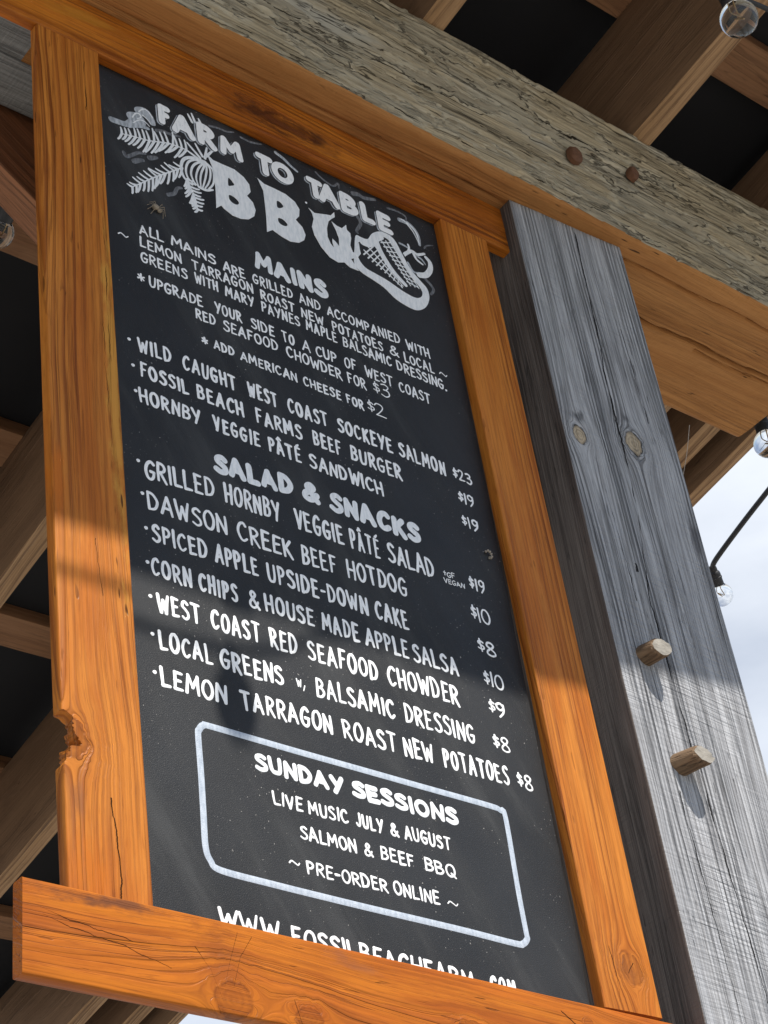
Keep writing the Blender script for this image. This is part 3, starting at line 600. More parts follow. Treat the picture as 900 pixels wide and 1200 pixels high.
EL = [(0.26 + 0.26 * math.sin(a), 0.5 + 0.5 * math.cos(a)) for a in [2 * math.pi * i / 12 + 0.2 for i in range(13)]]
S_ = [(0.42, 0.88), (0.27, 1.0), (0.08, 0.9), (0.07, 0.70), (0.25, 0.54), (0.42, 0.36), (0.42, 0.12), (0.22, 0.0), (0.0, 0.12)]
G = {  # glyphs: (advance, [('L' straight | 'C' curved, points)...]) on a unit cap height
 'A': (.56, [('L', [(0, 0), (.26, 1)]), ('L', [(.26, 1), (.56, -.02)]), ('L', [(.09, .34), (.45, .32)])]),
 'B': (.46, [('L', [(.03, 0), (.02, 1)]), ('C', [(.02, 1), (.27, .97), (.40, .78), (.28, .57), (.05, .53)]), ('C', [(.05, .53), (.33, .50), (.46, .27), (.32, .04), (.03, 0)])]),
 'C': (.47, [('C', [(.45, .86), (.33, 1.0), (.12, .88), (.0, .5), (.10, .11), (.27, 0), (.47, .15)])]),
 'D': (.48, [('L', [(.02, 0), (0, 1)]), ('C', [(0, 1), (.28, .93), (.48, .55), (.34, .12), (.02, 0)])]),
 'E': (.42, [('L', [(.04, 1), (.04, 0)]), ('L', [(.04, 1), (.40, .98)]), ('L', [(.04, .52), (.34, .53)]), ('L', [(.04, 0), (.42, .01)])]),
 'F': (.40, [('L', [(.04, 1), (.04, 0)]), ('L', [(.04, 1), (.40, .99)]), ('L', [(.04, .53), (.33, .53)])]),
 'G': (.50, [('C', [(.45, .87), (.29, 1), (.08, .83), (0, .45), (.1, .1), (.28, 0), (.44, .12), (.48, .42)]), ('L', [(.27, .43), (.50, .44)])]),
 'H': (.48, [('L', [(0, 1), (.02, 0)]), ('L', [(.46, 1), (.48, -.02)]), ('L', [(.02, .48), (.47, .50)])]),
 'I': (.07, [('L', [(.03, 1), (.04, 0)])]),
 'J': (.36, [('C', [(.34, 1), (.36, .35), (.26, .04), (.10, .03), (0, .2)])]),
 'K': (.46, [('L', [(.02, 1), (.02, 0)]), ('L', [(.42, 1), (.05, .45)]), ('L', [(.14, .54), (.48, -.06)])]),
 'L': (.38, [('L', [(0, 1), (.02, .01)]), ('L', [(.02, .01), (.40, .03)])]),
 'M': (.64, [('L', [(0, 0), (.06, 1)]), ('L', [(.06, 1), (.32, .34)]), ('L', [(.32, .34), (.57, 1)]), ('L', [(.57, 1), (.64, 0)])]),
 'N': (.47, [('L', [(.0, 0), (.02, 1)]), ('L', [(.02, 1), (.45, .0)]), ('L', [(.45, 0), (.47, 1)])]),
 'O': (.52, [('C', EL)]),
 'P': (.42, [('L', [(.02, 1), (.03, 0)]), ('C', [(.02, 1), (.28, .98), (.42, .77), (.3, .52), (.03, .46)])]),
 'Q': (.56, [('C', EL), ('L', [(.30, .25), (.56, -.05)])]),
 'R': (.46, [('L', [(.02, 1), (.03, 0)]), ('C', [(.02, 1), (.28, .98), (.42, .77), (.3, .55), (.03, .48)]), ('L', [(.15, .49), (.48, -.06)])]),
 'S': (.43, [('C', S_)]),
 'T': (.50, [('L', [(0, 1), (.52, .99)]), ('L', [(.26, .99), (.27, 0)])]),
 'U': (.48, [('C', [(0, 1), (.02, .32), (.11, .04), (.25, 0), (.39, .07), (.46, .35), (.48, 1)])]),
 'V': (.48, [('L', [(0, 1), (.24, 0)]), ('L', [(.24, 0), (.48, 1)])]),
 'W': (.70, [('L', [(0, 1), (.17, 0)]), ('L', [(.17, 0), (.36, .72)]), ('L', [(.36, .72), (.53, 0)]), ('L', [(.53, 0), (.72, 1)])]),
 'Y': (.48, [('L', [(0, 1), (.25, .46)]), ('L', [(.50, 1), (.18, -.06)])]),
 '0': (.48, [('C', EL)]), '1': (.08, [('L', [(.03, 1), (.05, 0)])]),
 '2': (.46, [('C', [(.0, .80), (.14, 1), (.36, .94), (.38, .68), (.18, .28), (0, .02)]), ('L', [(0, .02), (.48, .03)])]),
 '3': (.44, [('C', [(.02, .92), (.22, 1), (.40, .84), (.30, .58), (.14, .54)]), ('C', [(.14, .54), (.38, .50), (.45, .22), (.26, 0), (0, .08)])]),
 '8': (.44, [('C', [(.24, .53), (.06, .72), (.12, .95), (.30, .99), (.42, .82), (.34, .62), (.24, .53), (.06, .32), (.04, .10), (.24, 0), (.44, .10), (.42, .33), (.24, .53)])]),
 '9': (.44, [('C', [(.42, .82), (.26, 1), (.05, .88), (.06, .62), (.24, .50), (.40, .68), (.43, .88)]), ('C', [(.43, .92), (.40, .42), (.14, -.02)])]),
 '$': (.34, [('C', [(.02 + p * .7, .28 + q * .58) for p, q in S_]), ('L', [(.16, 1.0), (.18, .12)])]),
 '&': (.50, [('C', [(.52, .0), (.17, .62), (.12, .85), (.24, 1), (.35, .84), (.24, .62), (.04, .36), (.04, .1), (.20, 0), (.36, .12), (.48, .40)])]),
 '-': (.26, [('L', [(.0, .46), (.26, .48)])]), '.': (.06, [('L', [(.03, .02), (.05, .03)])]), '·': (.06, [('L', [(0, .5), (.05, .52)])]),
 '*': (.50, [('L', [(.02, .45), (.48, .70)]), ('L', [(.05, .78), (.44, .38)]), ('L', [(.24, .92), (.26, .25)])]),
 '~': (1.0, [('C', [(0, .1), (.25, .8), (.55, .35), (.8, -.1), (1, .5)])]),
 '+': (.3, [('L', [(.15, .95), (.15, .2)]), ('L', [(0, .7), (.3, .7)])]), '/': (.3, [('L', [(.3, .4), (0, -.25)])]),
 'w': (.62, [('L', [(0, 1), (.15, .1)]), ('L', [(.15, .1), (.31, .8)]), ('L', [(.31, .8), (.47, .1)]), ('L', [(.47, .1), (.62, 1)])]),
}
G['Â'] = (.56, G['A'][1] + [('L', [(.12, 1.14), (.27, 1.28)]), ('L', [(.27, 1.28), (.42, 1.15)])])
G['É'] = (.42, G['E'][1] + [('L', [(.16, 1.12), (.32, 1.26)])])
HWID = {'s': 1.42, 'm': 1.95, 'f': 4.2, 't': 0.62, 'b': 1.75}
def word(rb, t, x0, z0, x1, z1, h, style, y0=0.0, hwf=1.0, jitter=True, sp=None, off=(0, 0)):
    hw = HWID[style] * hwf
    if style == 'f': hw = 0.136 * h * hwf
    if style == 'b': hw = 0.088 * h * hwf
    if h < 14 and style in 'sm': hw *= (0.62 if t[0] != 'w' else 0.45)
    x1 -= {'m': 2.6, 'b': 2.0, 's': 1.0}.get(style, 0)
    a = [G[c][0] for c in t]
    if t[0] == '$': a[0] = .30
    if t[0] == '$': hw *= 0.72; x0 -= 1.0; x1 += 1.5
    pad = 2 * hw
    avail = (x1 - x0) - pad if len(t) > 0 else x1 - x0
    gap = (hw * (3.0 if t[0] == '$' else 2.7 if style != 'f' else 2.25))
    nat = sum(a); sx = max((avail - gap * (len(t) - 1)) / max(nat, 1e-6), 0.22 * h)
    x = x0 + hw
    hh = h - 2 * hw * 0.9
    for c, ad in zip(t, a):
        j = (lambda q: rng.uniform(-q, q)) if jitter else (lambda q: 0)
        dz, sc, lean = j(0.035) * h, 1 + j(0.05), j(0.05)
        f = (x - x0) / max(x1 - x0, 1e-6); zb = z0 + (z1 - z0) * f + hw * 0.9 + dz
        wj = 1 + j(0.12)
        if c in '·.': 
            rb.stroke([(x + off[0], zb + hh * (.5 if c == '·' else 0) + off[1]), (x + off[0] + .4, zb + hh * (.5 if c == '·' else 0) + .3 + off[1])], hw * 1.15, y0 + rng.random() * 2e-5)
        else:
            for kind, pts in G[c][1]:
                q = [(x + (px + lean * pz) * sx + j(0.010) * h + off[0], zb + pz * hh * sc + j(0.012) * h + off[1]) for px, pz in pts]
                if kind == 'C': q = catmull(q, 5)
                else:
                    (xa, za), (xb, zb2) = q; bow = j(0.02) * h
                    q = [(xa + (xb - xa) * t_ + bow * math.sin(math.pi * t_) * (za - zb2) / max(h, 1), za + (zb2 - za) * t_ + bow * math.sin(math.pi * t_) * (xb - xa) / max(h, 1)) for t_ in (0, .2, .4, .6, .8, 1)]
                rb.stroke(q, hw * wj, y0 + rng.random() * 4e-5, taper=0.22 if style in 'smb' else 0.0)
        x += ad * sx + gap
def lettering(words, style, mat, name='lettering'):
    rb = Ribbons()
    for wd in words:
        word(rb, *wd, style)
    return rb.build(name, mat)
TEXT = [
 ('s',[('~',21.1,-297.2,37.4,-297.4,5.7),('ALL',52.3,-280.7,89.1,-277.6,17.4),('MAINS',98.3,-276.6,165.6,-279.4,17.5),('ARE',174.6,-282.2,210.3,-281.0,17.5),('GRILLED',219.7,-281.9,284.1,-279.8,17.6),('AND',292.2,-280.4,328.1,-281.2,17.7),('ACCOMPANIED',336.4,-281.6,460.5,-278.3,17.8),('WITH',468.8,-281.9,511.3,-281.7,17.9)]),
 ('s',[('LEMON',51.7,-302.1,113.6,-301.7,17.2),('TARRAGON',126.6,-302.4,220.1,-301.2,17.3),('ROAST',229.3,-304.1,283.4,-303.5,17.4),('NEW',292.2,-305.7,330.4,-305.3,17.5),('POTATOES',342.0,-306.1,426.5,-306.2,17.6),('&',435.9,-305.2,453.2,-306.1,17.7),('LOCAL',460.8,-307.5,513.8,-306.5,17.7),('~',520.8,-302.6,536.8,-304.4,5.9)]),
 ('s',[('GREENS',51.3,-327.3,119.9,-324.8,17.7),('WITH',128.9,-325.3,165.1,-324.1,17.8),('MARY',173.6,-325.6,218.5,-325.1,17.9),('PAYNES',228.1,-325.9,289.7,-325.0,18.0),('MAPLE',297.3,-325.5,348.3,-325.9,18.1),('BALSAMIC',355.8,-326.8,437.8,-328.4,18.1),('DRESSING.',444.7,-329.1,531.2,-329.5,18.2)]),
 ('s',[('*',43.8,-365.9,57.1,-363.7,18.0),('UPGRADE',60.6,-363.9,139.6,-361.8,18.0),('YOUR',154.9,-361.9,196.7,-360.8,18.2),('SIDE',208.4,-362.5,245.6,-362.6,18.3),('TO',255.6,-363.8,276.2,-362.3,18.4),('A',285.8,-363.6,301.1,-363.4,18.4),('CUP',307.4,-364.6,342.2,-363.4,18.4),('OF',352.7,-363.6,374.0,-362.8,18.5),('WEST',386.3,-364.2,433.5,-364.3,18.6),('COAST',441.7,-366.5,496.0,-367.2,18.6)]),
 ('s',[('RED',124.7,-385.0,155.7,-385.0,18.0),('SEAFOOD',164.6,-386.3,248.6,-385.5,18.0),('CHOWDER',259.5,-386.8,347.3,-389.7,18.2),('FOR',354.4,-389.2,386.0,-390.1,18.3),('$3',397.0,-388.8,422.5,-388.2,22.6)]),
 ('s',[('*',130.3,-425.5,141.8,-425.8,15.6),('ADD',147.2,-424.1,179.2,-423.5,15.6),('AMERICAN',185.8,-424.6,272.8,-424.8,15.7),('CHEESE',280.2,-424.4,340.4,-425.4,15.8),('FOR',347.0,-425.5,376.0,-427.4,15.9),('$2',381.9,-426.4,410.2,-425.3,22.2)]),
 ('m',[('·',25.0,-475.2,28.5,-475.0,23.5),('WILD',38.0,-477.9,87.4,-475.8,23.5),('CAUGHT',99.0,-477.3,178.0,-480.5,23.7),('WEST',191.3,-478.8,238.0,-481.2,23.9),('COAST',249.9,-480.6,313.8,-481.1,24.0),('SOCKEYE',325.2,-480.3,415.3,-481.9,24.2),('SALMON',421.8,-482.0,501.6,-484.9,24.4),('$23',511.2,-483.3,544.2,-484.2,19.1)]),
 ('m',[('·',27.9,-512.7,31.2,-512.5,23.1),('FOSSIL',38.5,-514.5,108.2,-515.2,23.1),('BEACH',116.0,-515.0,185.3,-517.8,23.3),('FARMS',198.8,-517.8,269.9,-518.2,23.4),('BEEF',282.8,-518.5,329.1,-519.6,23.6),('BURGER',339.7,-519.1,423.6,-521.3,23.8),('$19',512.4,-520.6,540.5,-522.7,18.8)]),
 ('m',[('·',29.1,-550.1,32.3,-550.0,22.6),('HORNBY',35.1,-554.1,121.3,-554.3,22.6),('VEGGIE',134.8,-554.2,204.5,-555.0,22.8),('PÂTÉ',212.6,-555.1,264.1,-556.1,23.0),('SANDWICH',272.0,-556.6,388.0,-559.4,23.2),('$19',511.0,-559.5,539.4,-561.3,18.4)]),
 ('f',[('SALAD',129.6,-617.7,242.2,-610.9,29.5),('&',254.3,-610.2,280.9,-613.7,30.0),('SNACKS',294.3,-613.9,433.7,-614.5,30.1)]),
 ('m',[('·',26.0,-654.6,29.5,-654.4,28.5),('GRILLED',35.2,-661.7,130.8,-655.0,28.4),('HORNBY',140.6,-656.4,221.7,-657.1,28.9),('VEGGIE',238.3,-657.3,312.6,-659.8,29.2),('PÂTÉ',319.1,-659.6,366.2,-660.1,29.5),('SALAD',374.7,-660.4,450.1,-661.3,29.7),('$19',503.0,-659.1,529.9,-659.4,20.0)]),
 ('t',[('+GF',461.7,-652.1,480.9,-650.9,8.4)]),
 ('t',[('VEGAN',460.7,-662.0,494.3,-660.9,7.4)]),
 ('m',[('·',28.5,-698.5,31.9,-698.4,26.6),('DAWSON',36.3,-703.5,143.5,-703.6,26.6),('CREEK',154.0,-704.3,233.1,-706.5,27.0),('BEEF',241.6,-706.7,295.3,-705.4,27.3),('HOTDOG',306.8,-705.2,400.0,-704.4,27.5),('$10',496.8,-705.3,528.3,-705.5,22.0)]),
 ('m',[('·',30.1,-742.9,33.5,-742.8,25.4),('SPICED',38.7,-746.1,113.4,-745.9,25.4),('APPLE',119.5,-746.4,180.9,-747.8,25.7),('UPSIDE-DOWN',189.5,-748.5,333.9,-750.9,25.9),('CAKE',341.2,-751.6,393.6,-753.6,26.4),('$8',497.9,-752.2,527.0,-752.9,21.5)]),
 ('m',[('·',28.9,-787.1,32.2,-787.1,24.7),('CORN',34.6,-790.9,89.5,-791.5,24.7),('CHIPS',94.6,-792.2,148.5,-792.8,24.9),('&',159.5,-793.0,177.4,-792.9,25.2),('HOUSE',181.1,-792.0,252.0,-792.0,25.3),('MADE',258.7,-793.0,314.8,-793.7,25.5),('APPLE',319.6,-794.2,386.6,-795.2,25.7),('SALSA',388.9,-795.8,461.1,-797.4,25.9),('$10',497.4,-797.9,528.8,-798.6,22.2)]),
 ('m',[('·',29.6,-832.3,32.9,-832.3,26.3),('WEST',39.2,-836.2,96.3,-836.8,26.2),('COAST',106.0,-836.7,173.2,-838.0,26.5),('RED',182.2,-838.2,222.4,-838.5,26.8),('SEAFOOD',232.8,-838.2,334.1,-839.4,27.0),('CHOWDER',344.4,-839.9,453.3,-839.5,27.4),('$9',496.3,-837.3,523.2,-838.4,21.7)]),
 ('m',[('·',28.9,-878.7,32.2,-878.8,25.0),('LOCAL',38.4,-883.3,107.7,-883.4,25.0),('GREENS',113.3,-883.9,198.4,-884.3,25.3),('w/',212.4,-879.1,227.2,-880.6,11.8),('BALSAMIC',237.9,-884.5,351.1,-884.2,25.8),('DRESSING',361.8,-884.1,468.4,-886.6,26.3),('$8',493.4,-884.3,519.5,-885.5,21.2)]),
 ('m',[('·',28.4,-923.4,31.6,-923.5,24.3),('LEMON',37.2,-927.5,121.0,-927.5,24.3),('TARRAGON',135.1,-927.8,257.9,-928.3,24.7),('ROAST',268.3,-928.3,345.6,-929.0,25.3),('NEW',353.0,-929.3,399.1,-929.8,25.6),('POTATOES',408.9,-930.0,510.6,-930.4,25.8),('$8',520.7,-929.4,545.0,-930.3,20.8)]),
 ('f',[('SUNDAY',145.1,-996.8,258.7,-999.9,20.8),('SESSIONS',269.8,-999.3,417.0,-1002.6,21.2)]),
 ('b',[('LIVE',163.8,-1032.3,203.9,-1033.3,16.5),('MUSIC',208.0,-1033.6,262.4,-1034.1,16.6),('JULY',269.4,-1034.2,308.2,-1035.0,16.8),('&',315.3,-1034.5,329.3,-1034.7,16.9),('AUGUST',334.2,-1034.9,401.5,-1035.9,17.0)]),
 ('b',[('SALMON',193.3,-1065.3,268.4,-1066.4,16.3),('&',275.4,-1066.3,289.6,-1066.9,16.5),('BEEF',296.8,-1066.7,345.0,-1067.1,16.6),('BBQ',356.3,-1067.4,402.6,-1069.0,16.7)]),
 ('s',[('~',175.3,-1096.0,190.8,-1095.7,5.6),('PRE-ORDER',196.8,-1103.4,302.5,-1104.3,15.9),('ONLINE',308.2,-1104.4,372.1,-1105.0,16.2),('~',380.8,-1101.4,397.4,-1101.2,5.8)]),
 ('b',[('WWW',82.8,-1180.7,156.6,-1185.1,21.8),('.',159.6,-1185.5,162.6,-1185.6,22.1),('FOSSILBEACHFARM',167.7,-1185.6,403.3,-1195.3,22.2),('.',407.9,-1195.5,411.4,-1195.4,23.1),('COM',421.8,-1196.1,461.8,-1197.9,23.2)]),
]
BOX = [(85.2,-960.2),(96.7,-959.2),(195.8,-961.1),(283.3,-962.1),(369.5,-963.2),(466.1,-964.2),(484.3,-966.6),(490.4,-974.4),(489.0,-1063.0),(489.3,-1112.9),(489.5,-1120.4),(481.5,-1128.2),(468.8,-1129.9),(396.3,-1127.7),(284.9,-1126.1),(227.0,-1125.0),(150.4,-1123.1),(91.4,-1120.5),(80.2,-1112.7),(75.5,-1098.1),(76.3,-1061.1),(77.4,-1016.2),(77.7,-973.9),(79.6,-966.7)]
B1 = [(168.3,-76.7),(177.0,-83.0),(191.8,-82.8),(210.9,-81.9),(225.2,-88.6),(233.1,-98.7),(233.8,-112.1),(227.0,-122.8),(235.6,-130.8),(238.3,-143.6),(234.8,-156.4),(225.0,-167.2),(212.3,-172.8),(199.0,-173.7),(186.3,-167.9),(182.7,-164.3),(173.9,-173.6),(175.9,-143.9),(176.4,-118.5),(175.5,-99.9)]
B1H = [(199.2,-104.4),(203.6,-106.2),(207.8,-112.5),(202.4,-117.6),(197.7,-118.9)]
B1I = [(197.3,-137.1),(205.3,-136.9),(212.0,-142.5),(209.5,-148.5),(202.7,-149.9),(197.0,-145.8)]
B2 = [(248.3,-77.5),(258.8,-83.1),(274.1,-82.9),(293.6,-83.7),(308.3,-90.5),(314.5,-101.8),(312.1,-115.9),(305.2,-125.9),(315.3,-135.0),(318.7,-147.6),(315.0,-158.9),(305.4,-168.5),(290.9,-173.7),(277.4,-171.9),(262.9,-166.8),(252.9,-175.7),(254.9,-149.1),(255.6,-123.4),(255.7,-97.7)]
B2H = [(277.0,-105.6),(282.6,-105.1),(287.0,-110.5),(281.8,-116.5),(276.1,-117.6)]
B2I = [(275.3,-138.4),(283.0,-136.9),(289.8,-142.5),(286.4,-147.8),(279.6,-148.8),(275.0,-145.8)]
Q = [(331.1,-89.7),(340.5,-94.6),(349.5,-91.4),(361.7,-86.6),(369.3,-84.3),(376.6,-73.9),(376.4,-83.9),(369.9,-90.5),(363.5,-98.8),(358.8,-114.2),(357.6,-130.9),(361.2,-141.8),(366.2,-147.3),(364.8,-136.8),(365.8,-129.9),(371.0,-133.6),(376.0,-139.1),(377.6,-123.9),(374.5,-109.3),(369.1,-95.8),(377.3,-99.7),(386.0,-100.1),(394.9,-89.0),(394.9,-98.8),(400.2,-102.5),(400.2,-112.3),(396.6,-127.1),(399.2,-138.6),(403.7,-138.0),(409.2,-120.7),(413.2,-113.8),(412.9,-125.3),(413.5,-134.6),(407.1,-144.3),(394.0,-154.0),(404.5,-171.0),(389.9,-171.9),(380.5,-167.0),(369.7,-172.4),(355.8,-169.8),(343.4,-157.2),(334.5,-139.5),(332.2,-124.7),(337.3,-107.6),(335.9,-97.0)]
STK = [(413.5,-112.0),(429.3,-105.7),(443.6,-90.2),(460.7,-77.5),(472.5,-79.4),(481.3,-90.9),(489.6,-112.9),(501.3,-133.3),(514.2,-146.5),(518.3,-155.8),(513.9,-166.5),(501.8,-173.3),(481.0,-171.3),(455.5,-163.6),(435.3,-160.7),(416.8,-157.0),(407.6,-140.8)]
OUT = [(409.8,-101.6),(419.8,-99.7),(431.2,-97.2),(441.5,-81.4),(456.6,-69.6),(471.5,-67.7),(482.8,-72.9),(491.7,-92.2),(502.6,-117.0),(518.1,-133.2),(529.0,-144.2),(529.4,-161.7),(519.8,-182.3),(503.8,-195.8),(488.3,-198.3),(465.3,-193.4),(446.7,-181.1),(427.1,-175.1),(409.7,-170.6),(399.0,-159.5),(403.7,-129.9)]
ONI = [(164.2,-92.1),(144.0,-96.7),(130.0,-107.8),(124.7,-126.0),(128.2,-143.6),(139.5,-150.4),(157.1,-147.9),(171.2,-137.1),(176.5,-115.8),(174.8,-98.2)]
HEAD = [('F',97.4,-57.9,112.2,-57.4,34.1),('A',118.3,-62.7,150.0,-57.1,35.7),('R',157.0,-61.2,183.1,-60.7,37.5),('M',194.0,-60.5,225.5,-58.5,32.6),('T',252.6,-63.7,275.1,-62.1,36.0),('O',277.9,-62.2,309.6,-57.0,34.4),('T',336.8,-62.2,358.8,-61.9,34.5),('A',355.7,-62.9,387.1,-61.7,36.2),('B',392.8,-63.0,419.8,-61.1,36.3),('L',429.4,-62.8,448.4,-60.6,34.7),('E',457.2,-66.0,480.0,-62.3,34.7)]
